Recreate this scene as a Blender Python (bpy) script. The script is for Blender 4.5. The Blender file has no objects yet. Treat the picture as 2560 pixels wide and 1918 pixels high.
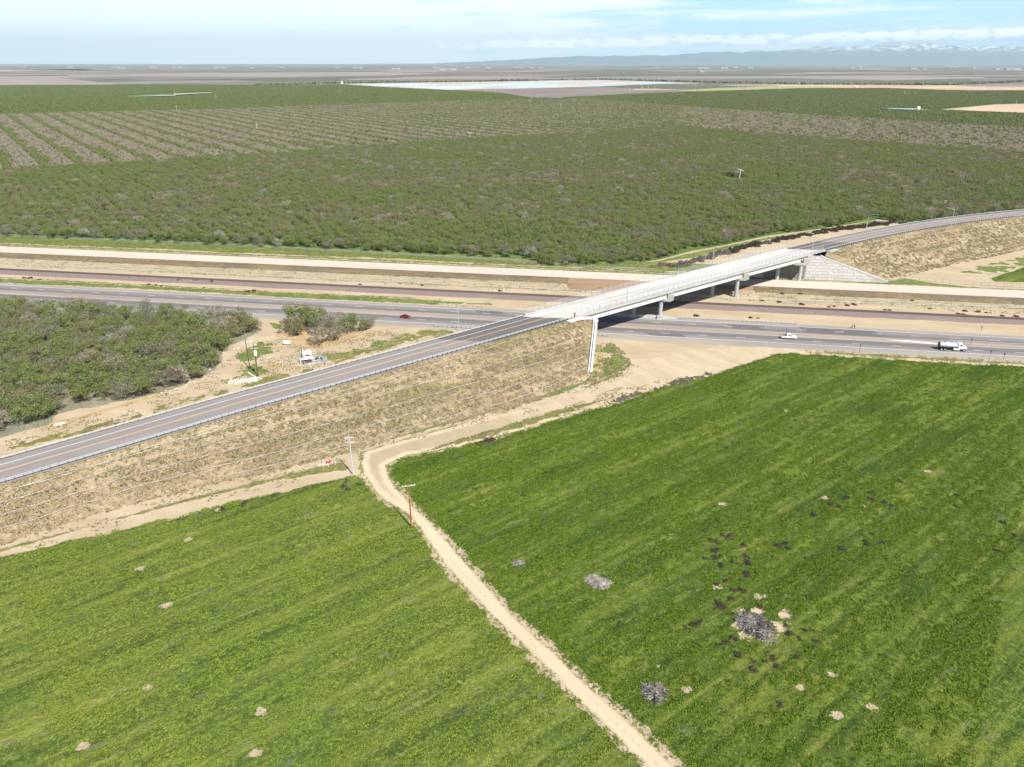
import bpy, math, random
import numpy as np
from mathutils import Vector, Matrix
R = math.radians
random.seed(7)
rng = np.random.default_rng(11)
scene = bpy.context.scene
col = scene.collection

# ------------------------------------------------------------------ frames of the site
# metres; x east-ish, y away from the viewer, z up.  Highway axis (t along, n across), overpass axis (s along, o across)
HB = R(-9.3); OB = R(36.8)
def nt(n, t): return (t*math.cos(HB) - n*math.sin(HB), t*math.sin(HB) + n*math.cos(HB))
def to_tn(x, y): return (x*math.cos(HB) + y*math.sin(HB), -x*math.sin(HB) + y*math.cos(HB))
OC = 197.9; S_ARC = 350.0; R_ARC = 820.0
def zr(s):
    return float(np.interp(s, [-120,-60,-10,50,140,172,230,280,340,390,440,500,560,700,900],
                              [4.5,6.2,7.3,9.2,10.8,11.4,12.0,12.35,12.55,12.45,12.1,11.5,10.7,8,5]))
def so(s, off=0.0):
    """point on the overpass road: s along the centre line, off to the far (+) or near (-) side"""
    if s <= S_ARC:
        o = OC + off
        return (s*math.cos(OB) - o*math.sin(OB), s*math.sin(OB) + o*math.cos(OB))
    a = (s - S_ARC)/R_ARC
    cx, cy = so(S_ARC, -R_ARC)
    h = OB - a
    r = R_ARC + off
    return (cx - r*math.sin(h), cy + r*math.cos(h))
def head(s): return OB if s <= S_ARC else OB - (s - S_ARC)/R_ARC
def s_at(n, off):
    """s where the line of offset off crosses highway line n (straight part)"""
    o = OC + off
    t = (math.cos(OB-HB)*n - o)/math.sin(OB-HB)
    x, y = nt(n, t)
    return x*math.cos(OB) + y*math.sin(OB)

# ------------------------------------------------------------------ numpy noise
def _hash(ix, iy, seed):
    h = (ix.astype(np.int64)*374761393 + iy.astype(np.int64)*668265263 + seed*1442695041) & 0xffffffff
    h = ((h ^ (h >> 13))*1274126177) & 0xffffffff
    return ((h ^ (h >> 16)) & 0xffff)/65535.0
def vnoise(x, y, seed=0):
    ix = np.floor(x); iy = np.floor(y); fx = x-ix; fy = y-iy
    fx = fx*fx*(3-2*fx); fy = fy*fy*(3-2*fy)
    a = _hash(ix, iy, seed); b = _hash(ix+1, iy, seed); c = _hash(ix, iy+1, seed); d = _hash(ix+1, iy+1, seed)
    return (a*(1-fx)+b*fx)*(1-fy) + (c*(1-fx)+d*fx)*fy
def fbm(x, y, seed=0, octv=4):
    v = 0; a = .5; n = 0
    for i in range(octv):
        v = v + a*vnoise(x*2**i, y*2**i, seed+i); n += a; a *= .5
    return v/n

def sdf_poly(px, py, poly):
    """signed distance, positive inside"""
    P = np.array(poly, float); Q = np.roll(P, -1, 0)
    d = np.full(px.shape, 1e18); inside = np.zeros(px.shape, bool)
    for (ax, ay), (bx, by) in zip(P, Q):
        ex, ey = bx-ax, by-ay
        wx, wy = px-ax, py-ay
        h = np.clip((wx*ex+wy*ey)/(ex*ex+ey*ey+1e-12), 0, 1)
        d = np.minimum(d, (wx-ex*h)**2 + (wy-ey*h)**2)
        c = ((ay > py) != (by > py)) & (px < (bx-ax)*(py-ay)/((by-ay) if by != ay else 1e-12) + ax)
        inside ^= c
    d = np.sqrt(d)
    return np.where(inside, d, -d)

# ------------------------------------------------------------------ object helpers
def tag(o, label=None, cat=None, group=None, kind=None):
    if label: o['label'] = label
    if cat: o['category'] = cat
    if group: o['group'] = group
    if kind: o['kind'] = kind
    return o
def thing(name, label, cat, loc=(0,0,0), rz=0.0, group=None):
    o = bpy.data.objects.new(name, None); col.objects.link(o)
    o.location = loc; o.rotation_euler = (0, 0, rz); o.empty_display_size = .5
    return tag(o, label, cat, group)
class MB:
    def __init__(s): s.v = []; s.f = []
    def add(s, vs, fs):
        b = len(s.v); s.v += [tuple(v) for v in vs]; s.f += [tuple(i+b for i in f) for f in fs]; return s
    def box(s, x0, x1, y0, y1, z0, z1):
        return s.add([(x0,y0,z0),(x1,y0,z0),(x1,y1,z0),(x0,y1,z0),(x0,y0,z1),(x1,y0,z1),(x1,y1,z1),(x0,y1,z1)],
                     [(0,3,2,1),(4,5,6,7),(0,1,5,4),(1,2,6,5),(2,3,7,6),(3,0,4,7)])
    def obox(s, c, rz, lx, ly, z0, z1):
        """box centred on c (x,y) turned by rz"""
        ca, sa = math.cos(rz), math.sin(rz); vs = []
        for z in (z0, z1):
            for a, b in ((-1,-1),(1,-1),(1,1),(-1,1)):
                x, y = a*lx/2, b*ly/2
                vs.append((c[0]+x*ca-y*sa, c[1]+x*sa+y*ca, z))
        return s.add(vs, [(0,3,2,1),(4,5,6,7),(0,1,5,4),(1,2,6,5),(2,3,7,6),(3,0,4,7)])
    def tube(s, pts, r, n=6, caps=True):
        pts = [Vector(p) for p in pts]
        rr = r if isinstance(r, (list, tuple)) else [r]*len(pts)
        vs = []; fs = []
        for i, p in enumerate(pts):
            d = (pts[min(i+1, len(pts)-1)] - pts[max(i-1, 0)]).normalized()
            u = d.cross(Vector((0,0,1)))
            if u.length < 1e-3: u = Vector((1,0,0))
            u.normalize(); w = d.cross(u)
            for k in range(n):
                a = 2*math.pi*k/n
                vs.append(p + (u*math.cos(a) + w*math.sin(a))*rr[i])
        for i in range(len(pts)-1):
            for k in range(n):
                k2 = (k+1) % n
                fs.append((i*n+k, i*n+k2, (i+1)*n+k2, (i+1)*n+k))
        if caps:
            fs.append(tuple(range(n))); fs.append(tuple((len(pts)-1)*n+k for k in reversed(range(n))))
        return s.add(vs, fs)
    def loft(s, rings, close=True, caps=True):
        n = len(rings[0]); vs = [p for r in rings for p in r]; fs = []
        for i in range(len(rings)-1):
            for k in range(n if close else n-1):
                k2 = (k+1) % n
                fs.append((i*n+k, i*n+k2, (i+1)*n+k2, (i+1)*n+k))
        if caps and close:
            fs.append(tuple(reversed(range(n)))); fs.append(tuple((len(rings)-1)*n+k for k in range(n)))
        return s.add(vs, fs)
    def build(s, name, m, parent=None, smooth=False, world=False, fix=True):
        me = bpy.data.meshes.new(name); me.from_pydata(s.v, [], s.f)
        me.materials.append(m)
        if fix and s.f:
            import bmesh
            b = bmesh.new(); b.from_mesh(me); bmesh.ops.recalc_face_normals(b, faces=b.faces); b.to_mesh(me); b.free()
        if smooth: me.polygons.foreach_set('use_smooth', [True]*len(me.polygons))
        me.update()
        o = bpy.data.objects.new(name, me); col.objects.link(o)
        if parent:
            o.parent = parent
            if world:
                o.matrix_parent_inverse = (Matrix.Translation(parent.location) @ Matrix.Rotation(parent.rotation_euler.z, 4, 'Z')).inverted()
        return o
def np_mesh(name, V, F, m, smooth=True, attrs=None):
    """V (n,3) float, F (k,4) int"""
    me = bpy.data.meshes.new(name)
    V = np.ascontiguousarray(V, dtype=np.float32); F = np.ascontiguousarray(F, dtype=np.int32)
    k = F.shape[1]
    me.vertices.add(len(V)); me.vertices.foreach_set('co', V.ravel())
    me.loops.add(F.size); me.loops.foreach_set('vertex_index', F.ravel())
    me.polygons.add(len(F)); me.polygons.foreach_set('loop_start', np.arange(0, F.size, k, dtype=np.int32))
    me.polygons.foreach_set('loop_total', np.full(len(F), k, dtype=np.int32))
    if smooth: me.polygons.foreach_set('use_smooth', np.ones(len(F), bool))
    for an, (dom, data) in (attrs or {}).items():
        a = me.attributes.new(an, 'FLOAT', dom); a.data.foreach_set('value', np.ascontiguousarray(data, dtype=np.float32))
    me.materials.append(m)
    me.update(); me.validate()
    return me
def link_mesh(name, me, parent=None):
    o = bpy.data.objects.new(name, me); col.objects.link(o)
    if parent: o.parent = parent
    return o
def copy_tree(o, parent=None):
    c = o.copy(); col.objects.link(c); c.parent = parent
    for ch in list(o.children): copy_tree(ch, c)
    return c

# ------------------------------------------------------------------ materials
class N:
    def __init__(s, name):
        s.m = bpy.data.materials.new(name); s.m.use_nodes = True
        s.t = s.m.node_tree; s.n = s.t.nodes; s.l = s.t.links; s.n.clear()
        s.out = s.n.new('ShaderNodeOutputMaterial')
        s.geo = s.n.new('ShaderNodeNewGeometry'); s.pos = s.geo.outputs['Position']
        s.tc = s.n.new('ShaderNodeTexCoord')
    def link(s, a, b):
        if hasattr(a, 'is_output') or isinstance(a, bpy.types.NodeSocket): s.l.new(a, b)
        else:
            try: b.default_value = a
            except Exception: b.default_value = (*a, 1) if len(a) == 3 else a
    def map(s, v, rz=0.0, sc=(1,1,1), loc=(0,0,0)):
        """turn by -rz (so that x runs along heading rz) and then scale"""
        a = s.n.new('ShaderNodeVectorRotate'); a.rotation_type = 'Z_AXIS'; a.inputs['Angle'].default_value = -rz
        s.link(v, a.inputs['Vector'])
        b = s.n.new('ShaderNodeVectorMath'); b.operation = 'MULTIPLY_ADD'
        s.l.new(a.outputs[0], b.inputs[0]); b.inputs[1].default_value = sc; b.inputs[2].default_value = loc
        return b.outputs[0]
    def noise(s, v, scale, detail=4, rough=.55, out='Fac', dist=0.0):
        a = s.n.new('ShaderNodeTexNoise'); s.link(v, a.inputs['Vector'])
        a.inputs['Scale'].default_value = scale; a.inputs['Detail'].default_value = detail
        a.inputs['Roughness'].default_value = rough; a.inputs['Distortion'].default_value = dist
        return a.outputs[out]
    def vor(s, v, scale, out='Distance', metric='EUCLIDEAN', rnd=1.0):
        a = s.n.new('ShaderNodeTexVoronoi'); s.link(v, a.inputs['Vector']); a.distance = metric
        a.inputs['Scale'].default_value = scale; a.inputs['Randomness'].default_value = rnd
        return a.outputs[out]
    def ramp(s, f, stops, interp='LINEAR'):
        a = s.n.new('ShaderNodeValToRGB'); s.link(f, a.inputs[0]); cr = a.color_ramp; cr.interpolation = interp
        while len(cr.elements) < len(stops): cr.elements.new(.5)
        for e, (p, c) in zip(cr.elements, stops):
            e.position = p; e.color = (*c, 1) if not isinstance(c, (int, float)) else (c, c, c, 1)
        return a.outputs[0]
    def rng(s, f, a0, a1, b0=0.0, b1=1.0, smooth=True):
        a = s.n.new('ShaderNodeMapRange'); s.link(f, a.inputs[0])
        a.interpolation_type = 'SMOOTHSTEP' if smooth else 'LINEAR'
        for i, v in zip((1,2,3,4), (a0,a1,b0,b1)): a.inputs[i].default_value = v
        return a.outputs[0]
    def mix(s, f, a, b, mode='MIX'):
        x = s.n.new('ShaderNodeMix'); x.data_type = 'RGBA'; x.blend_type = mode
        s.link(f, x.inputs[0]); s.link(a, x.inputs[6]); s.link(b, x.inputs[7]); return x.outputs[2]
    def math(s, op, a, b=0.0, c=0.0):
        x = s.n.new('ShaderNodeMath'); x.operation = op
        s.link(a, x.inputs[0]); s.link(b, x.inputs[1]); s.link(c, x.inputs[2]); return x.outputs[0]
    def attr(s, name, out='Fac'):
        a = s.n.new('ShaderNodeAttribute'); a.attribute_name = name; return a.outputs[out]
    def orand(s): return s.n.new('ShaderNodeObjectInfo').outputs['Random']
    def sep(s, v):
        a = s.n.new('ShaderNodeSeparateXYZ'); s.link(v, a.inputs[0]); return a.outputs
    def bump(s, h, strength=.5, dist=.1):
        a = s.n.new('ShaderNodeBump'); s.link(h, a.inputs['Height'])
        a.inputs['Strength'].default_value = strength; a.inputs['Distance'].default_value = dist
        return a.outputs[0]
    def done(s, color, rough=.9, normal=None, metal=0.0, spec=.2, extra=None):
        p = s.n.new('ShaderNodeBsdfPrincipled')
        s.link(color, p.inputs['Base Color']); s.link(rough, p.inputs['Roughness'])
        p.inputs['Metallic'].default_value = metal; p.inputs['Specular IOR Level'].default_value = spec
        if normal is not None: s.l.new(normal, p.inputs['Normal'])
        s.bsdf = p
        s.l.new(p.outputs[0], s.out.inputs['Surface'])
        return s.m

def simple(name, c, rough=.6, metal=0.0, spec=.4, var=.12, scale=3.0):
    m = N(name)
    f = m.noise(m.tc.outputs['Object'], scale, 4)
    lo = tuple(x*(1-var) for x in c); hi = tuple(min(1, x*(1+var)) for x in c)
    return m.done(m.ramp(f, [(.3, lo), (.7, hi)]), rough, metal=metal, spec=spec)

M = {}
M['galv'] = simple('galvanised_steel', (.52,.54,.56), .45, .35)
M['galvd'] = simple('weathered_steel_post', (.10,.10,.10), .7)
M['wood'] = simple('weathered_pole_wood', (.10,.065,.045), .85)
M['woodred'] = simple('treated_red_brown_pole_wood', (.30,.11,.045), .8)
M['woodgrey'] = simple('grey_crossarm_wood', (.48,.48,.47), .8)
M['white'] = simple('white_paint', (.78,.78,.77), .5)
M['tank'] = simple('brushed_aluminium_tank', (.62,.63,.64), .32, .6)
M['black'] = simple('black_rubber', (.02,.02,.02), .8)
M['chrome'] = simple('wheel_alloy', (.55,.55,.55), .35, .7)
M['glass'] = simple('dark_vehicle_glass', (.012,.015,.02), .08, spec=.8)
M['red'] = simple('dark_red_car_paint', (.17,.006,.016), .25, spec=.7)
M['redlamp'] = simple('red_lens', (.4,.01,.01), .3)
M['amber'] = simple('pale_lamp_lens', (.8,.75,.6), .2)
M['signred'] = simple('red_sign_sheet', (.42,.06,.02), .5)
M['signyel'] = simple('yellow_sign_sheet', (.55,.42,.02), .5)
M['signblk'] = simple('dark_sign_back', (.05,.04,.035), .6)
M['valvered'] = simple('red_valve_paint', (.55,.03,.04), .5)
M['marker'] = simple('white_marker_post', (.8,.78,.7), .6)
M['skin'] = simple('skin', (.42,.25,.17), .6)
M['darkcloth'] = simple('dark_clothing', (.02,.022,.026), .9)
M['redcloth'] = simple('red_orange_clothing', (.75,.10,.05), .9)
M['blue'] = simple('blue_denim', (.05,.07,.12), .9)
M['hair'] = simple('dark_hair', (.02,.015,.01), .8)
M['rust'] = simple('rusty_brown_box', (.16,.08,.06), .8)
M['greypipe'] = simple('grey_pipe_paint', (.30,.32,.36), .5)

def concrete(name, c, stain=.10, line=None):
    m = N(name)
    f = m.noise(m.pos, .35, 5, .6); g = m.noise(m.map(m.pos, 0, (1,1,.15)), 1.6, 4, .65); h = m.noise(m.pos, 9, 3)
    base = m.ramp(f, [(.25, tuple(x*(1-stain*1.6) for x in c)), (.75, c)])
    base = m.mix(m.rng(g, .5, .75, 0, .35), base, tuple(x*.7 for x in c))
    base = m.mix(.12, base, m.ramp(h, [(.3, .2), (.7, .8)]))
    return m.done(base, .85, m.bump(h, .3, .01))
M['conc'] = concrete('light_bridge_concrete', (.44,.435,.415), .2)
def mk_deck():
    m = N('bridge_deck_concrete')
    a = m.noise(m.map(m.pos, OB, (.012,1,1)), 1.1, 4, .6); f = m.noise(m.pos, .5, 5, .6); st = m.noise(m.map(m.pos, OB, (.08,1,1)), 3, 3)
    base = m.ramp(a, [(.38, (.31,.30,.29)), (.46, (.44,.425,.40)), (.60, (.52,.505,.475))])
    base = m.mix(m.rng(f, .5, .72, 0, .3), base, (.46,.42,.36)); base = m.mix(m.rng(st, .55, .8, 0, .2), base, (.33,.32,.31))
    return m.done(base, .85)
M['deckc'] = mk_deck()
M['post'] = simple('dull_fence_post', (.12,.12,.13), .6)
M['girder'] = concrete('painted_girder_concrete', (.56,.56,.52), .08)
M['capc'] = concrete('grey_cap_concrete', (.40,.38,.33), .12)
M['colc'] = concrete('grey_column_concrete', (.42,.42,.41), .12)

def mk_panels():
    m = N('retaining_wall_panels')
    p = m.map(m.pos, HB, (1,1,1)); x = m.sep(p)
    cb = m.n.new('ShaderNodeCombineXYZ'); m.l.new(x[0], cb.inputs[0]); m.l.new(x[2], cb.inputs[1])
    br = m.n.new('ShaderNodeTexBrick'); m.l.new(cb.outputs[0], br.inputs['Vector'])
    br.offset = .5; br.inputs['Scale'].default_value = 1.0
    br.inputs['Brick Width'].default_value = 3.0; br.inputs['Row Height'].default_value = 1.5
    br.inputs['Mortar Size'].default_value = .06; br.inputs['Mortar Smooth'].default_value = .3
    br.inputs['Color1'].default_value = (.56,.535,.50,1); br.inputs['Color2'].default_value = (.45,.43,.40,1)
    br.inputs['Mortar'].default_value = (.13,.125,.12,1); br.inputs['Bias'].default_value = -.25
    g = m.noise(m.pos, .5, 5); base = m.mix(m.rng(g, .45, .7, 0, .25), br.outputs['Color'], (.36,.33,.31))
    g2 = m.noise(m.map(m.pos, 0, (1,1,.1)), 1.2, 4)
    base = m.mix(m.rng(g2, .55, .75, 0, .3), base, (.62,.60,.56))
    return m.done(base, .85)
M['panels'] = mk_panels()

def mk_sand(name, c, c2, scale=1.0, rz=HB, ruts=False):
    m = N(name)
    a = m.noise(m.map(m.pos, rz, (.25,1,1)), .16*scale, 6, .66); b = m.noise(m.pos, .9*scale, 6, .72); f = m.noise(m.pos, 6*scale, 3)
    tr = m.noise(m.map(m.pos, rz+.15, (.05,1,1)), .9, 3, .6, dist=.6)
    base = m.ramp(a, [(.25, c2), (.6, c), (.8, tuple(min(1, x*1.10) for x in c))])
    base = m.mix(m.rng(b, .5, .8, 0, .45), base, tuple(x*.78 for x in c2))
    base = m.mix(m.rng(tr, .56, .64, 0, .35), base, tuple(x*.85 for x in c2))
    base = m.mix(m.rng(f, .62, .75, 0, .35), base, (.16,.12,.07))
    if ruts:
        near_ = m.rng(m.sep(m.pos)[1], 206, 186)
        d = m.math('ADD', m.attr('inner'), m.math('MULTIPLY', m.noise(m.pos, .3, 4), .9))
        r1 = m.math('MULTIPLY', m.rng(d, 1.3, 1.9), m.rng(d, 2.9, 2.4)); base = m.mix(m.math('MULTIPLY', m.math('MULTIPLY', r1, near_), .5), base, tuple(min(1, x*1.22) for x in c))
        base = m.mix(m.math('MULTIPLY', m.math('MULTIPLY', m.rng(d, 3.0, 3.5), near_), .6), base, tuple(x*.82 for x in c2))
        e = m.math('MULTIPLY_ADD', m.math('MULTIPLY', m.rng(d, 1.9, .7), near_), .30, m.noise(m.pos, 1.5, 5, .72)); base = m.mix(m.rng(e, .66, .76), base, (.17,.17,.06))
        cl = m.noise(m.map(m.pos, rz, (.2,1,1)), 1.1, 5, .7); base = m.mix(m.rng(cl, .56, .70, 0, .4), base, tuple(x*.7 for x in c2))
    return m.done(base, .95, m.bump(b, .5, .15), spec=.1)
SANDC = (.44,.36,.25); SANDD = (.345,.265,.165)
M['sand'] = mk_sand('tan_sandy_soil', SANDC, SANDD)
M['track'] = mk_sand('compacted_tan_track', (.47,.385,.265), (.37,.29,.185), 1.4, R(-54), True)
M['cream'] = mk_sand('cream_compacted_bed', (.50,.445,.375), (.45,.395,.32), .5)
M['brownsoil'] = mk_sand('brown_damp_soil', (.30,.20,.13), (.24,.155,.10), 1.0)
M['sanddark'] = mk_sand('orange_brown_soil', (.42,.30,.165), (.35,.235,.12), 1.2)

def mk_grass(name, cols, rz=OB, streak=.16, dry=(.42,.36,.16), dryamt=.0, bare=None, bareamt=0.0, purple=0.0, bs=.9, big=0.0):
    """cols: dark, mid, light"""
    m = N(name)
    ms = m.map(m.pos, rz, (streak, 1, 1))
    a = m.noise(ms, .22, 5, .6); b = m.noise(m.pos, 1.1, 4, .65); f = m.noise(m.pos, 4.5, 3, .6); L = m.noise(m.pos, .035, 3)
    ff = m.noise(m.map(m.pos, R(120), (.45,1,1)), 2.2, 4, .75)
    k = m.math('MULTIPLY_ADD', b, .5, m.math('MULTIPLY', a, .5))
    k = m.math('MULTIPLY_ADD', ff, .5 if big else .35, m.math('MULTIPLY', k, .5 if big else .65))
    lo, hi = (.41, .585) if big else (.36, .62)
    base = m.ramp(k, [(lo, cols[0]), (.49, cols[1]), (hi, cols[2])])
    base = m.mix(m.rng(L, .38, .62, 0, .5), base, tuple(x*y for x, y in zip(cols[1], (.80,.92,1.1))))
    if big:
        q = m.noise(m.map(m.pos, rz, (.35,1,1)), .075, 5, .62); base = m.mix(m.rng(q, .50, .64, 0, big), base, tuple(x*.95 for x in cols[0]))
        base = m.mix(m.rng(q, .46, .34, 0, big*.7), base, (cols[2][0]*1.0, cols[2][1]*.92, cols[2][2]))
        q2 = m.noise(m.pos, .5, 5, .7); base = m.mix(m.rng(q2, .54, .66, 0, big), base, tuple(x*.7 for x in cols[0]))
        q3 = m.noise(m.map(m.pos, rz+.2, (.5,1,1)), 1.6, 3, .7); base = m.mix(m.rng(q3, .60, .70, 0, .7), base, tuple(x*1.2 for x in cols[2]))
    if big:
        yy = m.sep(m.map(m.pos, rz))[1]; ph = m.math('MULTIPLY_ADD', m.noise(m.pos, .06, 3), 5.0, m.math('MULTIPLY', yy, 2*math.pi/3.4))
        wv = m.math('MULTIPLY_ADD', m.math('SINE', ph), .5, .5); am = m.rng(m.noise(m.map(m.pos, rz, (.3,1,1)), .12, 4), .40, .60, .08, .55)
        base = m.mix(m.math('MULTIPLY', m.rng(wv, .5, 1), am), base, tuple(x*.9 for x in cols[0]))
        wv2 = m.math('MULTIPLY_ADD', m.math('SINE', m.math('MULTIPLY', ph, .27)), .5, .5); base = m.mix(m.math('MULTIPLY', m.rng(wv2, .7, 1), .35), base, cols[2])
    # lighter yellow runner lines
    w0 = m.noise(m.map(m.pos, rz, (.015,1,1)), .42, 3, .6); base = m.mix(m.rng(w0, .52, .60, 0, .38), base, tuple(x*.85 for x in cols[0])) if big else base
    w = m.noise(m.map(m.pos, rz, (.05,1,1)), .8, 4, .65)
    base = m.mix(m.rng(w, .56, .72, 0, .42), base, m.mix(.5, cols[2], dry))
    if purple:
        g = m.noise(m.map(m.pos, rz-.25, (.3,1,1)), .5, 5, .7)
        base = m.mix(m.rng(g, .60, .70, 0, purple), base, (.15,.135,.15))
    if dryamt:
        g = m.noise(m.pos, .25, 5, .7); base = m.mix(m.rng(g, .5, .68, 0, dryamt), base, dry)
    if bareamt:
        g = m.noise(m.map(m.pos, rz, (.5,1,1)), .22, 6, .72)
        base = m.mix(m.rng(g, bareamt, bareamt+.03), base, bare or SANDC)
    base = m.mix(m.rng(f, .30, .46, .55, 0), base, tuple(x*.6 for x in cols[0]))
    hf = m.noise(m.pos, 2.2, 3, .6); base = m.mix(m.rng(hf, .56, .68, 0, .45), base, tuple(min(1, x*1.25) for x in cols[2]))
    # feathered outline where a sheet thins out into bare soil
    en = m.noise(m.pos, 1.3, 5, .7)
    base = m.mix(m.rng(m.math('MULTIPLY_ADD', m.attr('bare'), .62, en), .70, .82), base, m.ramp(b, [(.3, SANDD), (.6, SANDC)]))
    h = m.math('ADD', b, m.math('MULTIPLY', f, .5))
    return m.done(base, .9, m.bump(h, bs, .5), spec=.15)
M['field'] = mk_grass('green_cover_crop', ((.024,.058,.008), (.078,.125,.015), (.185,.215,.034)), purple=.4, bareamt=.76, bs=1.0, big=.75)
M['fieldl'] = mk_grass('lighter_green_cover_crop', ((.042,.078,.012), (.110,.152,.024), (.23,.255,.046)), purple=.7, bareamt=.76, bs=1.0, big=.6)
M['verge'] = mk_grass('green_verge_grass', ((.055,.08,.02), (.125,.165,.038), (.22,.235,.07)), rz=HB, dryamt=.45)
M['olive'] = mk_grass('olive_dry_grass', ((.08,.085,.025), (.17,.165,.05), (.27,.25,.09)), rz=HB, dryamt=.5, bareamt=.66)
M['straw'] = mk_grass('yellow_dry_grass', ((.20,.15,.06), (.36,.27,.11), (.50,.40,.19)), rz=HB, bareamt=.6)
M['brownveg'] = mk_grass('brown_weedy_slope', ((.09,.07,.045), (.17,.13,.075), (.27,.21,.12)), rz=HB, dryamt=.3, bareamt=.64)
M['orchfloor'] = mk_grass('orchard_floor_grass', ((.035,.07,.015), (.08,.14,.03), (.15,.2,.05)), rz=R(-53.2), streak=.05, dryamt=.3)
M['orchlitter'] = mk_grass('grey_orchard_litter', ((.12,.12,.07), (.22,.20,.13), (.33,.31,.25)), rz=R(-53.2), streak=.2, dryamt=.3)  # grey litter mixed with grass on the near left block's floor
M['orchbare'] = mk_grass('orchard_floor_bare', ((.12,.10,.06), (.2,.165,.105), (.28,.24,.17)), rz=R(-53.2), streak=.04, dryamt=.3)
M['sparse'] = mk_grass('sparse_weeds_on_sand', ((.22,.20,.10), (.40,.33,.2), (.50,.40,.25)), rz=HB, dryamt=.2, bareamt=.52)

def mk_slope():
    m = N('dry_straw_embankment')
    a = m.noise(m.map(m.pos, OB, (.35,1,1)), .13, 6, .62); b = m.noise(m.pos, .8, 5, .7); f = m.noise(m.pos, 3.6, 4, .7)
    g = m.noise(m.map(m.pos, OB-.1, (.15,1,1)), .10, 5, .6)
    base = m.ramp(m.math('MULTIPLY_ADD', b, .55, m.math('MULTIPLY', a, .45)),
                  [(.37, (.13,.098,.055)), (.45, (.25,.19,.11)), (.53, (.36,.28,.17)), (.64, (.46,.37,.24))])
    base = m.mix(m.rng(g, .50, .64, 0, .7), base, m.ramp(b, [(.35, (.09,.09,.03)), (.65, (.25,.225,.09))]))
    base = m.mix(m.rng(f, .54, .62, 0, .8), base, (.10,.075,.04))
    f2 = m.noise(m.pos, 1.7, 5, .75); base = m.mix(m.rng(f2, .60, .68, 0, .7), base, (.11,.09,.045)); base = m.mix(m.rng(f2, .40, .32, 0, .6), base, (.58,.48,.32))
    return m.done(base, .95, m.bump(m.math('ADD', b, f), .9, .35), spec=.1)
M['slope'] = mk_slope()

def mk_asphalt(name, c):
    m = N(name)
    a = m.noise(m.map(m.pos, OB, (.03,1,1)), 1.3, 4, .6); b = m.noise(m.pos, .7, 5, .6); f = m.noise(m.pos, 14, 2)
    base = m.ramp(a, [(.3, tuple(x*.8 for x in c)), (.7, tuple(x*1.15 for x in c))])
    base = m.mix(m.rng(b, .45, .75, 0, .25), base, tuple(x*.8 for x in c))
    lane = m.noise(m.map(m.pos, OB, (.006,1,1)), .55, 3, .5); base = m.mix(m.rng(lane, .45, .6, 0, .28), base, tuple(x*.7 for x in c))
    return m.done(m.mix(.1, base, m.ramp(f, [(.3, .05), (.7, .5)])), .85)
M['asph'] = mk_asphalt('grey_asphalt', (.235,.210,.195))
M['asphd'] = mk_asphalt('new_dark_asphalt', (.118,.108,.103))
def mk_highway():
    m = N('worn_highway_asphalt')
    x = m.attr('across')   # metres across from the near edge (n - 266)
    st = [(0,(.353,.307,.247)),(2.2,(.314,.281,.241)),(6.6,(.282,.255,.229)),(7.2,(.215,.198,.185)),(9.6,(.206,.190,.176)),(11.2,(.134,.125,.121)),(13.2,(.121,.113,.109)),
          (14.6,(.143,.137,.133)),(15.3,(.287,.251,.215)),(16.6,(.312,.269,.229)),(18.4,(.284,.231,.198)),(20.0,(.261,.222,.199)),(20.6,(.143,.134,.130)),
          (22.5,(.125,.117,.114)),(24.0,(.177,.165,.157)),(27.2,(.211,.194,.184)),(28.2,(.240,.217,.204)),(31,(.306,.273,.240))]
    f = m.math('DIVIDE', x, 31.0)
    wob = m.noise(m.map(m.pos, HB, (.02,1,1)), .5, 3)
    f = m.math('ADD', f, m.math('MULTIPLY', m.math('SUBTRACT', wob, .5), .03))
    base = m.ramp(f, [(p/31, c) for p, c in st])
    big = m.noise(m.map(m.pos, HB, (.12,1,1)), .12, 4, .6); fine = m.noise(m.map(m.pos, HB, (.05,1,1)), 1.6, 4, .6)
    base = m.mix(m.rng(big, .42, .62, 0, .28), base, (.13,.125,.125)); base = m.mix(m.rng(fine, .3, .7, .0, .22), base, (.33,.3,.27))
    return m.done(base, .85)
M['highway'] = mk_highway()
def mk_paint(name, c):
    m = N(name); f = m.noise(m.pos, 2.2, 4, .7)
    return m.done(m.mix(m.rng(f, .5, .8, 0, .6), c, (.33,.31,.29)), .7)
M['pwhite'] = mk_paint('white_road_paint', (.72,.71,.70)); M['pyel'] = mk_paint('yellow_road_paint', (.72,.46,.20))
M['pyelp'] = mk_paint('faded_pink_road_paint', (.62,.45,.33))
def mk_ballast():
    m = N('purple_brown_ballast'); f = m.noise(m.pos, 4, 3, .7); g = m.noise(m.pos, .4, 4)
    base = m.ramp(f, [(.35, (.12,.088,.08)), (.62, (.27,.208,.19))]); base = m.mix(m.rng(g, .5, .8, 0, .3), base, (.35,.27,.22))
    return m.done(base, .95, m.bump(f, .8, .1))
M['ballast'] = mk_ballast()
M['ties'] = simple('dark_rail_ties', (.16,.13,.12), .9); M['rail'] = simple('rusted_rail_steel', (.10,.05,.045), .5, .4)
def mk_link():
    m = N('chain_link_mesh')
    p = m.n.new('ShaderNodeBsdfPrincipled'); p.inputs['Base Color'].default_value = (.55,.57,.58,1); p.inputs['Roughness'].default_value = .5
    tr = m.n.new('ShaderNodeBsdfTransparent'); mx = m.n.new('ShaderNodeMixShader')
    w = m.noise(m.pos, 3.0, 2); m.l.new(m.rng(w, .2, .8, .12, .20), mx.inputs[0])
    m.l.new(tr.outputs[0], mx.inputs[1]); m.l.new(p.outputs[0], mx.inputs[2]); m.l.new(mx.outputs[0], m.out.inputs[0])
    return m.m
M['link'] = mk_link()
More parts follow.
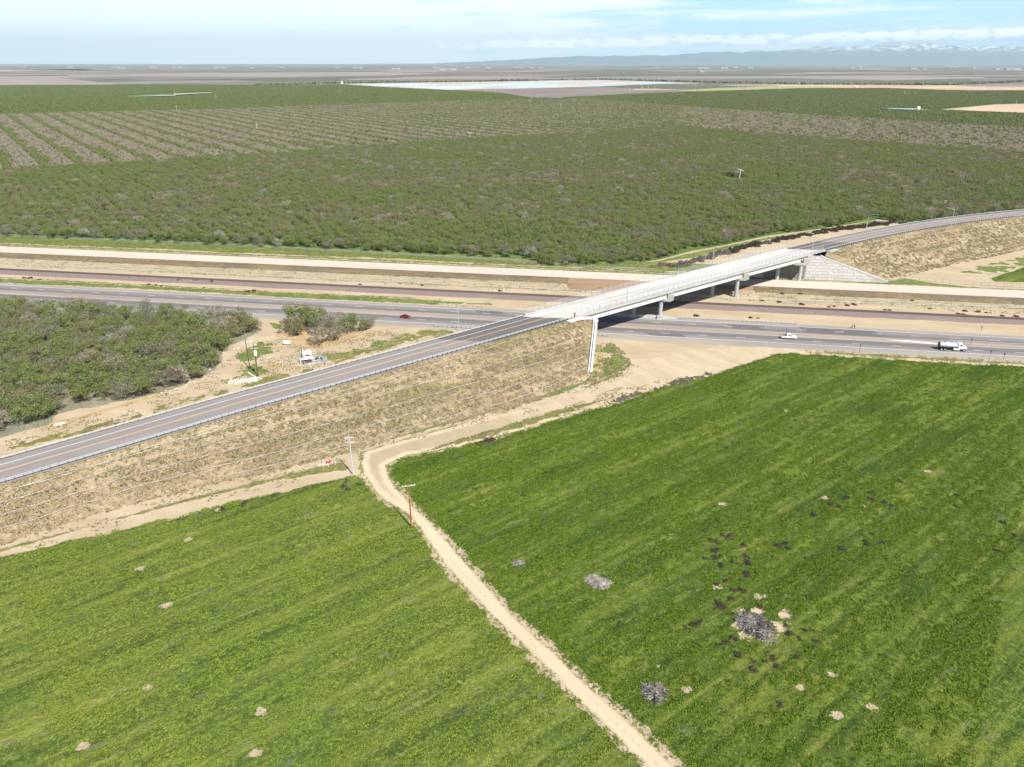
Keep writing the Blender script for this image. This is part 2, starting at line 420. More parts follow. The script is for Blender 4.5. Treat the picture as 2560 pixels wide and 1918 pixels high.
def mk_farm():
    """far farmland: patchwork of orchard blocks and fallow fields"""
    m = N('far_farmland')
    v = m.map(m.pos, OB, (1/1500., 1/620., 0))
    c = m.vor(v, 1.0, 'Color', 'CHEBYCHEV', .85)
    r = m.sep(c)
    base = m.ramp(r[0], [(0, (.12,.13,.085)), (.26, (.19,.165,.16)), (.42, (.11,.12,.075)), (.55, (.24,.205,.20)), (.75, (.15,.145,.12)), (.88, (.31,.25,.22))], 'CONSTANT')
    g = m.noise(m.map(m.pos, 0, (.2,1,1)), .004, 5, .7)
    base = m.mix(m.rng(g, .5, .7, 0, .5), base, (.10,.105,.07))
    h = m.noise(m.pos, .03, 4, .7); base = m.mix(m.rng(h, .4, .7, 0, .4), base, (.06,.07,.04))
    # sandy soil close in
    sand = m.noise(m.map(m.pos, HB, (.3,1,1)), .1, 6, .6)
    sc = m.ramp(sand, [(.3, SANDD), (.65, SANDC)])
    b = m.noise(m.pos, .8, 5, .7); sc = m.mix(m.rng(b, .5, .8, 0, .5), sc, tuple(x*.8 for x in SANDD))
    tr = m.noise(m.map(m.pos, R(8), (.05,1,1)), .8, 3, .6, dist=.8)
    sc = m.mix(m.rng(tr, .56, .66, 0, .3), sc, tuple(x*.82 for x in SANDD))
    y = m.sep(m.pos)[1]
    return m.done(m.mix(m.rng(y, 640, 700), sc, base), .95, spec=.1)
M['farm'] = mk_farm()
def flatmat(name, c, c2, scale, rz=OB, st=.3):
    m = N(name); f = m.noise(m.map(m.pos, rz, (st,1,1)), scale, 5, .65)
    return m.done(m.ramp(f, [(.35, c), (.65, c2)]), .95, spec=.1)
M['fallow'] = flatmat('purple_brown_fallow', (.17,.14,.13), (.24,.20,.18), .01)
M['pinkfield'] = flatmat('pinkish_grey_orchard_in_bud', (.21,.18,.165), (.30,.265,.245), .012)
M['palefield'] = flatmat('pale_green_field', (.24,.27,.11), (.33,.33,.17), .008)
M['tanfield'] = flatmat('tan_bare_field', (.38,.29,.19), (.50,.38,.26), .006)
M['redsoil'] = flatmat('red_soil_mound', (.42,.16,.07), (.50,.22,.11), .02)
M['salt'] = flatmat('pale_salt_crust', (.34,.31,.27), (.46,.43,.39), .01)
M['litter'] = flatmat('bleached_litter', (.42,.40,.36), (.62,.60,.56), .4)
def mk_water(name, c):
    m = N(name); return m.done(c, .25, spec=.5)
M['pond'] = mk_water('pale_pond_water', (.50,.54,.53)); M['gwater'] = mk_water('grey_reservoir_water', (.35,.38,.42))

def mk_crown(name, cols, bark=(.23,.205,.15), gfrac=.25):
    m = N(name)
    t = m.attr('tint'); r = m.orand(); bk = m.attr('twig')
    base = m.ramp(t, [(0, cols[0]), (.5, cols[1]), (1, cols[2])])
    base = m.mix(m.math('MULTIPLY', r, .5), base, cols[3])
    base = m.mix(m.rng(m.noise(m.pos, .03, 3), .4, .62, 0, .35), base, cols[4])
    base = m.mix(bk, base, bark)
    d = m.n.new('ShaderNodeBsdfDiffuse'); m.link(base, d.inputs[0])
    tl = m.n.new('ShaderNodeBsdfTranslucent'); m.link(base, tl.inputs[0])
    mx = m.n.new('ShaderNodeMixShader'); mx.inputs[0].default_value = .25
    m.l.new(d.outputs[0], mx.inputs[1]); m.l.new(tl.outputs[0], mx.inputs[2]); m.l.new(mx.outputs[0], m.out.inputs[0])
    return m.m
CG = {'green': ((.092,.124,.036), (.180,.220,.072), (.280,.328,.120), (.208,.220,.088), (.148,.216,.056)),
      'olive': ((.112,.120,.048), (.212,.212,.096), (.320,.312,.160), (.240,.224,.120), (.192,.224,.080)),
      'grey': ((.128,.132,.080), (.216,.220,.144), (.320,.328,.228), (.240,.236,.164), (.192,.216,.112)),
      'pale': ((.194,.220,.150), (.334,.361,.264), (.493,.510,.422), (.352,.370,.290), (.299,.334,.238)),
      'brown': ((.229,.198,.145), (.352,.308,.233), (.458,.409,.326), (.378,.326,.255), (.326,.295,.185)),
      'dead': ((.22,.165,.15), (.38,.29,.27), (.50,.42,.39), (.36,.28,.26), (.36,.28,.26)),
      'crop': ((.045,.105,.012), (.135,.215,.024), (.25,.31,.05), (.15,.22,.03), (.105,.19,.02)),
      'cropl': ((.075,.13,.02), (.20,.265,.042), (.32,.37,.08), (.21,.27,.05), (.165,.245,.035)),
      'straw': ((.306,.230,.131), (.495,.396,.243), (.666,.558,.369), (.450,.360,.221), (.414,.342,.198)),
      'weedy': ((.081,.081,.032), (.171,.167,.068), (.270,.252,.108), (.162,.149,.063), (.180,.171,.068)),
      'brush': ((.072,.056,.038), (.153,.122,.081), (.243,.198,.135), (.135,.108,.072), (.162,.131,.081))}
for k_, c_ in CG.items(): M['c_'+k_] = mk_crown(k_+'_tree_foliage', c_)
M['c_weed'] = mk_crown('dark_tumbleweed_twigs', ((.042,.033,.026), (.085,.066,.055), (.14,.11,.095), (.075,.06,.05), (.075,.07,.045)))
M['c_weedg'] = mk_crown('grey_brush_twigs', ((.12,.105,.10), (.20,.175,.165), (.30,.27,.255), (.19,.165,.155), (.20,.175,.165)))
M['c_greybush'] = mk_crown('grey_green_weeds', ((.10,.10,.06), (.17,.165,.12), (.26,.25,.2), (.18,.17,.14), (.15,.17,.09)))
M['bark'] = simple('grey_brown_bark', (.13,.105,.085), .95)
M['sticks'] = simple('bleached_grey_branches', (.25,.225,.205), .9, var=.7, scale=1.3)
M['sticksd'] = simple('dark_grey_branches', (.075,.065,.065), .9, var=.6, scale=1.3)
# ------------------------------------------------------------------ sheets of ground cover
def patch(name, polys, cell, mat, h=.05, amp=1.0, fr=.35, relief=0.0, rf=.6, holes=(), base=0.0, soft=.6, zfun=None, label=None, islands=0.0, kind='structure', cut=None, lump=0.0, feather=1.1):
    """grid sheet that rises out of the ground inside the polygons, with a ragged outline where it dips under it"""
    A = [np.array(p) for p in polys]
    x0 = min(a[:,0].min() for a in A)-2; x1 = max(a[:,0].max() for a in A)+2
    y0 = min(a[:,1].min() for a in A)-2; y1 = max(a[:,1].max() for a in A)+2
    nx = int((x1-x0)/cell)+2; ny = int((y1-y0)/cell)+2
    X, Y = np.meshgrid(x0+np.arange(nx)*cell, y0+np.arange(ny)*cell, indexing='ij')
    d = None
    for p in polys:
        e = sdf_poly(X, Y, p); d = e if d is None else np.maximum(d, e)
    d0 = d
    d = d + (fbm(X*fr, Y*fr, 5, 5)-.5)*2*amp
    if islands: d = d - np.clip((fbm(X*.25, Y*.25, 9, 5)-(1-islands))*40, 0, 50)
    for hx, hy, hr in holes:
        an = np.arctan2(Y-hy, X-hx); d = np.minimum(d, np.hypot((X-hx)*.8, (Y-hy)) - hr*(-.15+2.6*np.clip(fbm(X*1.3, Y*1.3, 3, 5)-.30, 0, 1)))
    if cut is not None: d = np.minimum(d, cut(X, Y))
    Z = np.clip(d*soft, -.25, h)
    if relief:
        a = np.clip(d*.5, 0, 1)
        Z = Z + a*relief*(fbm(X*rf, Y*rf, 21, 4)-.5)*2
        if lump: Z = Z + a*lump*np.clip(fbm(X*.9+Y*.3, Y*1.1, 33, 3)-.5, 0, 1)*2
    if zfun is not None: Z = Z + zfun(X, Y)
    Z = Z + base
    idx = np.arange(nx*ny).reshape(nx, ny)
    F = np.stack([idx[:-1,:-1], idx[1:,:-1], idx[1:,1:], idx[:-1,1:]], -1).reshape(-1, 4)
    keep = (d.ravel()[F].max(1) > -.3/soft*.5)
    F = F[keep]
    used = np.unique(F); rm = np.full(nx*ny, -1); rm[used] = np.arange(len(used))
    V = np.stack([X.ravel(), Y.ravel(), Z.ravel()], -1)[used]
    me = np_mesh(name, V, rm[F], mat, True, {'bare': ('POINT', 1-np.clip(d.ravel()[used]/feather, 0, 1)), 'inner': ('POINT', np.clip(d0.ravel()[used], -5, 9))})
    o = link_mesh(name, me)
    tag(o, label, None, None, kind)
    return o
def strip_poly(n0, n1, t0, t1, k=40, w=0.0, seed=0):
    """polygon along the highway"""
    ts = np.linspace(t0, t1, k)
    a = [nt(n0 + w*(vnoise(np.array([t*.03]), np.array([0.]), seed)[0]-.5)*2, t) for t in ts]
    b = [nt(n1 + w*(vnoise(np.array([t*.03]), np.array([9.]), seed)[0]-.5)*2, t) for t in ts[::-1]]
    return a+b

# base ground to the horizon: one sheet
gm = MB(); gx = [-74000,-9000,-1500,-300,0,300,1500,9000,74000]; gy = [-3000,0,150,400,1500,9000,73000]
gv = [(x,y,0) for x in gx for y in gy]; ny_ = len(gy)
gm.add(gv, [(i*ny_+j,(i+1)*ny_+j,(i+1)*ny_+j+1,i*ny_+j+1) for i in range(len(gx)-1) for j in range(ny_-1)])
tag(gm.build('ground', M['farm'], fix=False), kind='structure')

# highway
def flat_strip(name, n0, n1, t0, t1, z, mat, steps=24, attr=False):
    V = []; F = []; at = []
    ts = np.linspace(t0, t1, steps+1); nsx = np.linspace(n0, n1, 9 if attr else 2)
    for t in ts:
        for n in nsx: V.append((*nt(n, t), z)); at.append(n-266.0)
    k = len(nsx)
    for i in range(steps):
        for j in range(k-1): F.append((i*k+j, (i+1)*k+j, (i+1)*k+j+1, i*k+j+1))
    me = np_mesh(name, np.array(V), np.array(F), mat, False, {'across': ('POINT', at)} if attr else None)
    o = link_mesh(name, me); tag(o, kind='structure'); return o
flat_strip('road', 267.6, 297.0, -900, 900, .05, M['highway'], 60, True)
mk = MB()
def mline(mb, n, t0, t1, w=.16, z=.062, n2=None, lx=10.0):
    k = max(1, int((t1-t0)/lx)); n2 = n if n2 is None else n2
    for i in range(k):
        a, b = t0+(t1-t0)*i/k, t0+(t1-t0)*(i+1)/k; na = n+(n2-n)*i/k; nb = n+(n2-n)*(i+1)/k
        mb.add([(*nt(na-w/2,a),z),(*nt(nb-w/2,b),z),(*nt(nb+w/2,b),z),(*nt(na+w/2,a),z)], [(0,1,2,3)])
mline(mk, 273.2, -900, 900, .22); mline(mk, 293.9, -900, 900, .22)
for k in range(-60, 60):
    t = -157.8-1.8 + k*14.63; mline(mk, 277.1, t, t+3.66, .2, lx=5)
    t = -102.7-1.8 + k*14.63; mline(mk, 290.0, t, t+3.66, .2, lx=5)
mline(mk, 287.3, 128, 900, .22)
tag(mk.build('road_markings', M['pwhite'], fix=False), kind='structure')
mk = MB(); mline(mk, 286.2, -900, 40, .2); mline(mk, 286.2, 40, 110, .2, n2=284.2); mline(mk, 284.2, 110, 900, .2)
mline(mk, 281.5, -900, 900, .2)
tag(mk.build('yellow_road_markings', M['pyelp'], fix=False), kind='structure')
# darker repair slabs on the far lanes
mk = MB()
for (n0, n1, t0, t1) in ((286.6,293.6,75,104),(287.2,292.5,46,60),(290.2,293.6,-62,-51),(273.6,276.8,12,26)):
    mk.add([(*nt(n0,t0),.056),(*nt(n0,t1),.056),(*nt(n1,t1-2),.056),(*nt(n1,t0-3),.056)], [(0,1,2,3)])
tag(mk.build('asphalt_repair_patches', M['asphd'], fix=False), kind='structure')

# railway
def prism_strip(name, prof, t0, t1, mat, steps=40, wob=0.0):
    V = []; F = []; k = len(prof); ts = np.linspace(t0, t1, steps+1)
    for i, t in enumerate(ts):
        for j, (n, z) in enumerate(prof):
            e = wob*(vnoise(np.array([t*.11]), np.array([j*7.3]), 4)[0]-.5)*2 if j in (0, k-1) else 0
            V.append((*nt(n+e, t), z))
    for i in range(steps):
        for j in range(k-1): F.append((i*k+j, (i+1)*k+j, (i+1)*k+j+1, i*k+j+1))
    return np_mesh(name, np.array(V), np.array(F), mat, False)
tag(link_mesh('railway_ballast', prism_strip('railway_ballast', [(310.6,-.05),(311.4,.05),(315.6,.5),(320.2,.55),(321.6,-.05)], -900, 900, M['ballast'], 900, .9)), kind='structure')
rt = thing('railway_track', 'single railway track on purple brown ballast running past behind the highway', 'railway track', (*nt(318,0), .5))
ti = MB()
for k in range(-560, 560):
    t = k*.62*1.3
    c = nt(318.0, t); ti.obox(c, HB, .26, 2.6, .5, .62)
ti.build('ties', M['ties'], rt, world=True, fix=False)
for n in (317.25, 318.75):
    r_ = MB()
    for k in range(-90, 90): r_.obox(nt(n, k*10+5), HB, 10.0, .12, .62, .78)
    r_.build('rail', M['rail'], rt, world=True, fix=False)

# raised rail bed under construction (cream top)
HZ = .6
tag(link_mesh('construction_bed', prism_strip('construction_bed', [(350.4,HZ),(363.4,HZ)], -900, 900, M['cream'], 60)), kind='structure')
def gapn(t0, t1):
    return prism_strip('bed_bank', [(340.6,-.05),(341.2,.05),(350.4,HZ-.003)], t0, t1, M['brownveg'], int((t1-t0)/3), .8)
for a, b in ((-900, -28), (62, 900)):
    tag(link_mesh('bed_bank', gapn(a, b)), kind='structure')
gp = prism_strip('bed_bank', [(344,-.05),(350.4,HZ-.003)], -28, 62, M['brownsoil'], 30, .3)
tag(link_mesh('bed_bank', gp), kind='structure')
tag(link_mesh('far_bed_bank', prism_strip('far_bed_bank', [(363.4,HZ-.003),(367.4,-.05)], -900, 900, M['verge'], 300, .6)), kind='structure')

# corridor patches
patch('brown_flat', [[nt(330.5,-26),nt(331,10),nt(350,14),nt(350,-31)]], 1.0, M['brownsoil'], .03, 1.0, .2)
patch('verge_grass', [strip_poly(297.6, 304.8, -420, -82, 60, .8), strip_poly(300.5, 304.5, -84, -58, 14, .5, 3)], .8, M['verge'], .12, 1.3, .3, .06)
patch('verge_grass', [strip_poly(304.2, 306.5, -420, -95, 60, .8, 5)], .8, M['brownveg'], .16, 1.0, .5, .1)
patch('far_verge_grass', [strip_poly(367.2, 372, -420, 48, 60, .5, 7), strip_poly(373.5, 392, -420, 60, 60, 1.5, 8)], 1.0, M['verge'], .08, 1.4, .25, .05)
patch('far_verge_strip', [strip_poly(368, 371.5, -420, 60, 60, .3, 9)], 1.0, M['olive'], .14, .8, .3, .05)
patch('rail_side_weeds', [strip_poly(327, 341.5, -420, -30, 60, .6, 2), strip_poly(329, 342, 62, 420, 60, .8, 4)], 1.0, M['sparse'], .06, 1.6, .3)
patch('rail_side_grass', [strip_poly(328.6, 330.2, -420, -20, 60, .5, 2), strip_poly(333.6, 335.2, 66, 420, 50, .7, 14), strip_poly(328.4, 329.6, 66, 420, 50, .6, 15)], .8, M['verge'], .12, 1.2, .4, .05)
patch('roadside_weeds', [strip_poly(263.6, 266.6, 74, 420, 40, .6, 12)], .8, M['olive'], .14, 1.8, .4, .1)

# the two green fields
RF = [(-33.9,166.8),(-29.3,171.9),(-25.9,172.8),(-8.4,179.9),(2.6,186.8),(14.8,194.9),(32.6,205.0),(41.9,211.9),(55.3,220.5),(67.0,226.6),(80.6,235.6),(92.1,243.1),(100.4,249.5),(119.8,246.7),(148.1,240.8),(184.8,235.9),(298.9,216.9),(128.2,50.0),(34.2,50.0),(26.2,76.1),(20.1,84.8),(14.7,91.1),(8.9,99.1),(-0.2,111.0),(-3.4,116.5),(-9.2,125.0),(-14.7,134.2),(-19.1,141.1),(-24.2,148.0),(-30.9,158.5)]
LF = [(-165.8,102.9),(-113.5,127.4),(-102.8,133.1),(-85.8,140.4),(-73.3,147.3),(-59.3,153.9),(-44.6,160.4),(-40.1,162.0),(-35.4,153.7),(-31.6,149.0),(-25.2,143.2),(-22.5,138.5),(-18.7,131.2),(-14.6,123.8),(-10.0,116.9),(-5.9,111.0),(8.5,92.0),(13.8,84.8),(20.3,76.1),(30.3,50.0),(-131.1,50.0)]
HR = [((x, y), r) for (x, y), r in zip([(52.4,148.1),(49.3,148.8),(78.8,150.6),(81.7,148.0),(86.9,147.1),(36.4,113.9),(43.0,117.5),(16.3,113.6),(49.2,110.4),(44.3,106.2),(51.6,106.0),(54.0,109.3),(44.8,103.9),(36.0,94.2),(30.7,90.8),(33.5,89.1),(50.9,114.7),(121.9,169.5),(111.6,163.6),(112.5,169.5),(86.3,200.1),(45.7,110.7),(57.3,94.2),(54.1,88.1),(54.4,85.6),(47.7,91.5),(50.3,91.3),(31.6,99.3),(61.2,87.3)], [.8,.6,.7,.6,.6,.9,.9,1.0,1.3,1.5,2.0,1.6,1.2,.8,.8,1.6,1.0,1.1,1.2,.8,.8,.8,.9,1.0,.8,.7,.7,.6,.9])]
HL = [((x, y), r) for (x, y), r in zip([(-70.0,112.1),(-75.7,135.7),(-74.4,133.6),(-82.2,131.1),(-80.4,123.6),(-79.2,125.3),(-71.7,145.4),(-70.7,140.9),(-42.4,86.4),(-44.7,85.0),(-68.8,79.7),(-39.1,77.0),(-40.6,78.4),(-61.6,94.2),(-63.9,91.5),(-47.5,83.1)], [1.3,.9,1.1,.9,.9,.7,.8,.6,1.1,.8,.7,.8,.6,.9,.6,.7])]
fr_ = patch('crop_field', [RF], .55, M['field'], .22, 1.3, .4, .16, .5, [(x, y, r*(.5 if abs(x-51) > 9 or abs(y-106) > 9 else .9)) for q_, ((x, y), r) in enumerate(HR) if q_ % 2 == 0 or abs(x-51)+abs(y-106) < 14], lump=.35)
fl_ = patch('crop_field', [LF], .55, M['fieldl'], .22, 1.3, .4, .14, .5, [(x, y, r*.5) for (x, y), r in HL[::2]], lump=.2)

patch('tyre_scuffs', [[(21.5,96.8),(24.2,97.7),(27.0,96.9),(29.4,94.2),(30.9,90.2),(33.4,88.7),(34.7,87.4),(33.9,86.6),(31.8,87.7),(29.8,89.1),(28.3,92.7),(26.4,95.4),(24.0,96.6),(21.8,96.2)]], .4, M['sparse'], .27, 1.0, .6, .1, islands=.5)
# dirt track and apron
TR = [(20.3,76.1),(13.8,84.8),(8.5,92.0),(-5.9,111.0),(-10.0,116.9),(-14.6,123.8),(-18.7,131.2),(-22.5,138.5),(-25.2,143.2),(-31.6,149.0),(-35.4,153.7),(-40.2,162.2),(-41.8,167.8),(-42.5,174.4),(-34.2,180.4),(-20.2,188.8),(-5.1,198.1),(15.6,208.2),(27.2,219.2),(40.0,233.0),(53.9,246.3),(74.1,255.3),(102.6,256.1),(121.1,249.9),(149.5,243.5),(186.8,238.9),(185.3,236.7),(148.3,241.2),(119.6,246.3),(100.1,248.7),(92.1,243.1),(80.6,235.6),(67.0,226.6),(55.3,220.5),(41.9,211.9),(32.6,205.0),(14.8,194.9),(2.6,186.8),(-8.4,179.9),(-25.9,172.8),(-29.3,171.9),(-33.9,166.8),(-30.9,158.5),(-24.2,148.0),(-19.1,141.1),(-14.7,134.2),(-9.2,125.0),(-3.4,116.5),(-0.2,111.0),(8.9,99.1),(14.7,91.1),(20.1,84.8),(26.2,76.1)]
patch('dirt_track', [TR + [(34.2,50.0),(30.3,50.0)]], 1.0, M['track'], .035, 1.0, .3)
patch('field_edge_grass', [[(-25.3,173.7),(-11.6,180.2),(2.4,188.3),(17.5,198.1),(28.4,205.9),(27.3,208.2),(15.2,201.8),(2.5,193.5),(-9.5,185.8),(-19.6,179.5)]], .5, M['olive'], .10, 1.6, .45, .06)
patch('track_verge_grass', [[(-62.2,163.6),(-45.3,175.3),(-32.8,182.6),(-15.9,192.5),(-1.3,201.8),(15.8,211.3),(27.6,223.5),(29.3,226.3),(21.9,220.9),(-1.3,205.9),(-16.2,196.8),(-33.4,186.8),(-45.1,180.2),(-46.9,172.1),(-62.7,165.3)]], .5, M['verge'], .12, 1.3, .4, .06)
patch('track_verge_grass', [[(-135.1,121.3),(-115.6,130.6),(-102.1,138.8),(-81.3,151.3),(-61.7,162.0),(-46.4,170.0),(-43.1,164.7),(-60.7,158.7),(-80.4,149.2),(-101.0,136.9),(-114.5,128.9),(-133.9,119.8)]], .5, M['olive'], .12, 1.0, .4, .05)
patch('wall_foot_grass', [[(35.3,257.9),(38.9,259.1),(41.2,250.7),(43.0,239.7),(40.0,233.0),(37.0,227.7),(30.4,224.2),(25.9,220.2),(23.7,218.9),(30.9,228.4),(33.5,242.4)]], .4, M['verge'], .22, 1.3, .5, .12, islands=.42)
patch('wall_foot_straw', [[(32.7,257.9),(35.6,258.7),(33.5,242.4),(30.6,225.9),(28.1,225.9),(30.1,242.4)]], .5, M['straw'], .06, .8, .5, .05)
# green and rusty patches on the yard beyond the ramp
patch('yard_grass', [[(-105.1,246.3),(-102.5,250.3),(-100.2,260.0),(-97.9,262.2),(-94.2,260.5),(-88.9,251.1),(-92.0,247.5),(-94.8,245.5),(-95.3,239.3),(-99.9,240.0)]], .5, M['verge'], .10, 2.6, .45, .08, islands=.40)
patch('yard_grass', [[(-93.9,240.4),(-85.7,233.7),(-86.2,227.3),(-89.4,226.6),(-94.8,226.3),(-97.6,220.9),(-99.4,223.5),(-97.8,228.4),(-97.0,232.6)]], .5, M['verge'], .10, 2.6, .45, .08, islands=.40)
patch('yard_grass', [[(-71.6,247.1),(-63.8,251.1),(-52.2,260.9),(-40.4,274.2),(-26.2,276.1),(-22.9,273.2),(-24.2,269.5),(-38.6,263.1),(-46.6,253.2),(-60.1,243.5),(-69.3,240.4)]], .5, M['olive'], .10, 2.6, .45, .08, islands=.40)
patch('yard_grass', [[(-61.9,248.7),(-51.2,257.0),(-41.7,266.7),(-43.5,268.5),(-53.8,263.1),(-63.8,250.3)]], .5, M['verge'], .13, 2.6, .45, .08, islands=.40)
patch('yard_grass', [[(-103.1,284.0),(-95.3,281.5),(-95.6,274.2),(-99.6,277.0)]], .5, M['verge'], .10, .8, .4, .06)
patch('rusty_soil', [[(-92.1,241.6),(-86.6,240.4),(-82.8,235.6),(-84.3,233.0),(-89.9,237.0)]], .6, M['sanddark'], .02, 1.2, .4)
patch('rusty_soil', [[(-95.1,268.5),(-84.2,276.1),(-78.2,265.3),(-84.5,259.6),(-91.8,263.1)]], .6, M['sanddark'], .02, 2.0, .3)
patch('rusty_soil', [[(-150.6,183.8),(-132.7,194.0),(-114.0,212.8),(-115.0,215.0),(-134.2,196.8),(-152.2,186.3)]], .8, M['sanddark'], .02, 1.0, .3)
patch('rusty_soil', [[(-82.0,250.3),(-73.9,254.5),(-61.1,267.6),(-46.2,276.1),(-46.5,278.0),(-65.2,272.3),(-80.9,257.9)]], .8, M['sanddark'], .02, 1.4, .3)
patch('yard_weeds', [[(-100.1,211.3),(-97.4,218.2),(-88.8,224.9),(-79.7,231.9),(-70.1,239.3),(-62.6,245.1),(-49.8,257.9),(-38.7,268.5),(-23.4,271.3),(-23.2,268.5),(-43.3,256.1),(-59.1,242.4),(-73.4,229.4),(-86.9,219.2),(-96.9,209.8)], [(-145.9,176.7),(-129.8,188.8),(-112.6,203.8),(-101.1,213.8),(-97.3,210.7),(-110.6,199.5),(-127.3,184.3),(-144.1,173.9)]], .7, M['olive'], .05, 2.6, .5, .03, islands=.50)
# right of the wall
patch('right_field_grass', [[(241.8,350.5),(257.5,361.0),(275.4,373.7),(468.4,485.0),(347.6,348.3),(255.4,343.3),(242.3,344.0)]], 1.0, M['field'], .12, 1.0, .3, .08)
patch('right_field_weeds', [[(234.0,363.3),(259.6,379.6),(290.8,397.1),(492.8,512.6),(426.1,437.1),(274.9,372.9),(247.1,355.6)]], 1.0, M['verge'], .08, 3.0, .2, .05, islands=.5)
patch('orchard_margin', [[(30.0,372.1),(62.1,376.2),(82.9,387.3),(104.7,405.5),(131.6,423.3),(159.2,443.7),(188.9,458.7),(221.4,477.2),(250.1,495.7),(247.8,485.0),(224.3,474.6),(201.7,464.7),(181.6,452.8),(165.0,441.5),(149.1,430.6),(133.3,418.3),(117.6,403.7),(106.1,394.4),(93.5,388.2),(81.0,381.3),(68.7,372.9),(46.7,368.1)]], .8, M['verge'], .12, 1.2, .3, .05)
patch('wall_foot_verge', [[(154.2,339.8),(165.5,338.4),(187.9,339.8),(206.1,337.0),(231.4,330.3),(233.1,332.9),(209.1,342.6),(200.3,352.7),(185.9,344.0),(163.9,344.0)]], .8, M['verge'], .12, 1.0, .4, .05, zfun=lambda X, Y: X*0+.05)
patch('canal_verge', [strip_poly(362.6, 364.6, 96, 420, 40, .5, 22)], .8, M['verge'], .10, .9, .4, .04, base=HZ-.1)

# ------------------------------------------------------------------ orchard floors and far fields
def far_sheet(name, poly, mat, z=.12, kind='structure'):
    import mathutils
    tri = mathutils.geometry.tessellate_polygon([[Vector((x, y, 0)) for x, y in poly]])
    b = MB(); b.add([(x, y, z) for x, y in poly], [tuple(t) for t in tri])
    o = b.build(name, mat, fix=False)
    me = o.data
    if me.polygons and me.polygons[0].normal.z < 0: me.flip_normals()
    return tag(o, kind=kind)
PA = [(-665.5,577.7),(-514.6,737.4),(-461.2,755.0),(-420.0,776.6),(-386.5,806.0),(-349.6,834.0),(-300.9,860.1),(-273.2,871.8),(-206.5,930.4),(-97.8,1012.5),(0.0,1079.3),(135.6,1155.1),(272.7,1249.7),(379.9,1116.0),(454.5,1033.9),(551.2,930.4),(608.1,879.7),(745.3,752.0)]   # far edge of the front block
PB = [(-1596.3,1448.9),(-1064.2,1573.4),(-975.8,1611.0),(-699.3,1720.6),(-426.6,1970.4),(0.0,2203.8),(227.8,2277.2),(359.3,1970.4),(611.3,1537.4),(841.2,1234.2),(960.3,982.0)]                     # far edge of the striped block
FRONT = [nt(388,-520), nt(388,-200), nt(386.5,-60)] + [(10.8,377.0),(36.5,372.9),(62.5,378.7),(83.4,389.9),(105.5,409.4),(132.5,426.4),(160.7,448.2),(190.3,462.3),(222.5,479.7),(258.2,501.2)] + [so(500,42), so(600,40), so(800,40)]
EAST = [(618.4,616.3)]
def_front = FRONT + EAST + PA[::-1]
far_sheet('orchard_floor', def_front, M['orchfloor'], .06)
far_sheet('orchard_floor', PA + PB[::-1], M['orchbare'], .06)
G2L = [(-3869,3576),(-2422,3639),(-2157,3671),(-1904,3736),(-1386,3703),(-828,3703),(-284,3029),(-42.8,2729.6),(61.0,2328.8),(227.8,2277.2)]; G2R = [(227.8,2277.2),(148.0,2355.4),(379.4,2592.5),(682.2,2842.1),(1197,3192),(1553,3242),(1737.6,2922.3),(1978.5,2964.0),(2585.8,2881.6),(960.3,982.0),(841.2,1234.2),(611.3,1537.4),(359.3,1970.4)]
far_sheet('orchard_floor', [PB[i] for i in range(0, 7)] + G2L[::-1][1:], M['orchfloor'], .07)
far_sheet('orchard_floor', G2R, M['orchfloor'], .08)
far_sheet('fallow_field', [(-302,3051),(0,3217),(402,3516),(493,3267),(698,3192),(972,3007),(682.2,2842.1),(379.4,2592.5),(149.7,2382.7),(62.4,2382.7),(-42.8,2729.6)], M['fallow'], .3)
far_sheet('pale_field', [(643,3007),(857,3293),(1171,3516),(1372,3516),(1492,3293),(1162,3097),(914.5,2922.3),(721.6,2881.6)], M['palefield'], .5)
far_sheet('tan_field', [(1285,3804),(2131,3716),(2103,3516),(2341,3516),(3199,3576),(2736,3051),(2002,3007),(1780,3097),(1543,3293),(1224,3516)], M['tanfield'], .4)
far_sheet('tan_field', [(477,3051),(678,3097),(603,3217),(519,3217)], M['tanfield'], .6)
far_sheet('tan_field', [(998.9,1765.4),(1137.0,1879.6),(1264.7,1989.6),(1542.9,2070.2),(1189.6,1585.8),(1114.9,1650.5),(1070.7,1691.8),(1024.3,1735.3)], M['tanfield'], .9)
far_sheet('tan_field', [(-6110,11504),(-6385,9666),(-7375,8501),(-8780,10129),(-7393,11200),(-7408,13308)], M['tanfield'], .9)
SALT = [(-887,3963),(-543,4186),(0,4520),(404,4866),(559,4901),(763,4600),(1021,4095),(732,3911),(404,3528),(0,3202),(-303,3042),(-576,3457)]
far_sheet('salt_flat', SALT, M['salt'], .8)
def pond(pts):
    b = MB(); b.add([(x, y, 1.0) for x, y in pts], [tuple(range(len(pts)))]); o = b.build('pond', M['pond'], fix=False)
    if o.data.polygons[0].normal.z < 0: o.data.flip_normals()
    tag(o, kind='structure')
for q in ([(-805,3875),(-546,4040),(-322,3875),(-456,3651),(-595,3576)], [(-522,3457),(-304,3651),(-73,3486),(-137,3293),(-278,3144)], [(-274,3770),(42,4079),(285,3911),(95,3671),(-111,3552)], [(-55,3504),(275,3784),(383,3684),(219,3504),(17,3314)], [(-174,4177),(280,4501),(426,4315),(130,4161)], [(435,4194),(758,4297),(936,4095),(653,3926),(459,4017)], [(324,3897),(566,3890),(420,3671)]):
    pond(q)
for q in ([(-1216.7,2450.8),(-1155.2,2510.5),(-1108.0,2522.8),(-1089.7,2480.3),(-1130.9,2456.6)], [(-1156.4,2625.5),(-1094.6,2758.7),(-1067.4,2744.1),(-1097.4,2592.5),(-1110.7,2529.0)]):
    far_sheet('reservoir', q, M['salt'], 3.2)
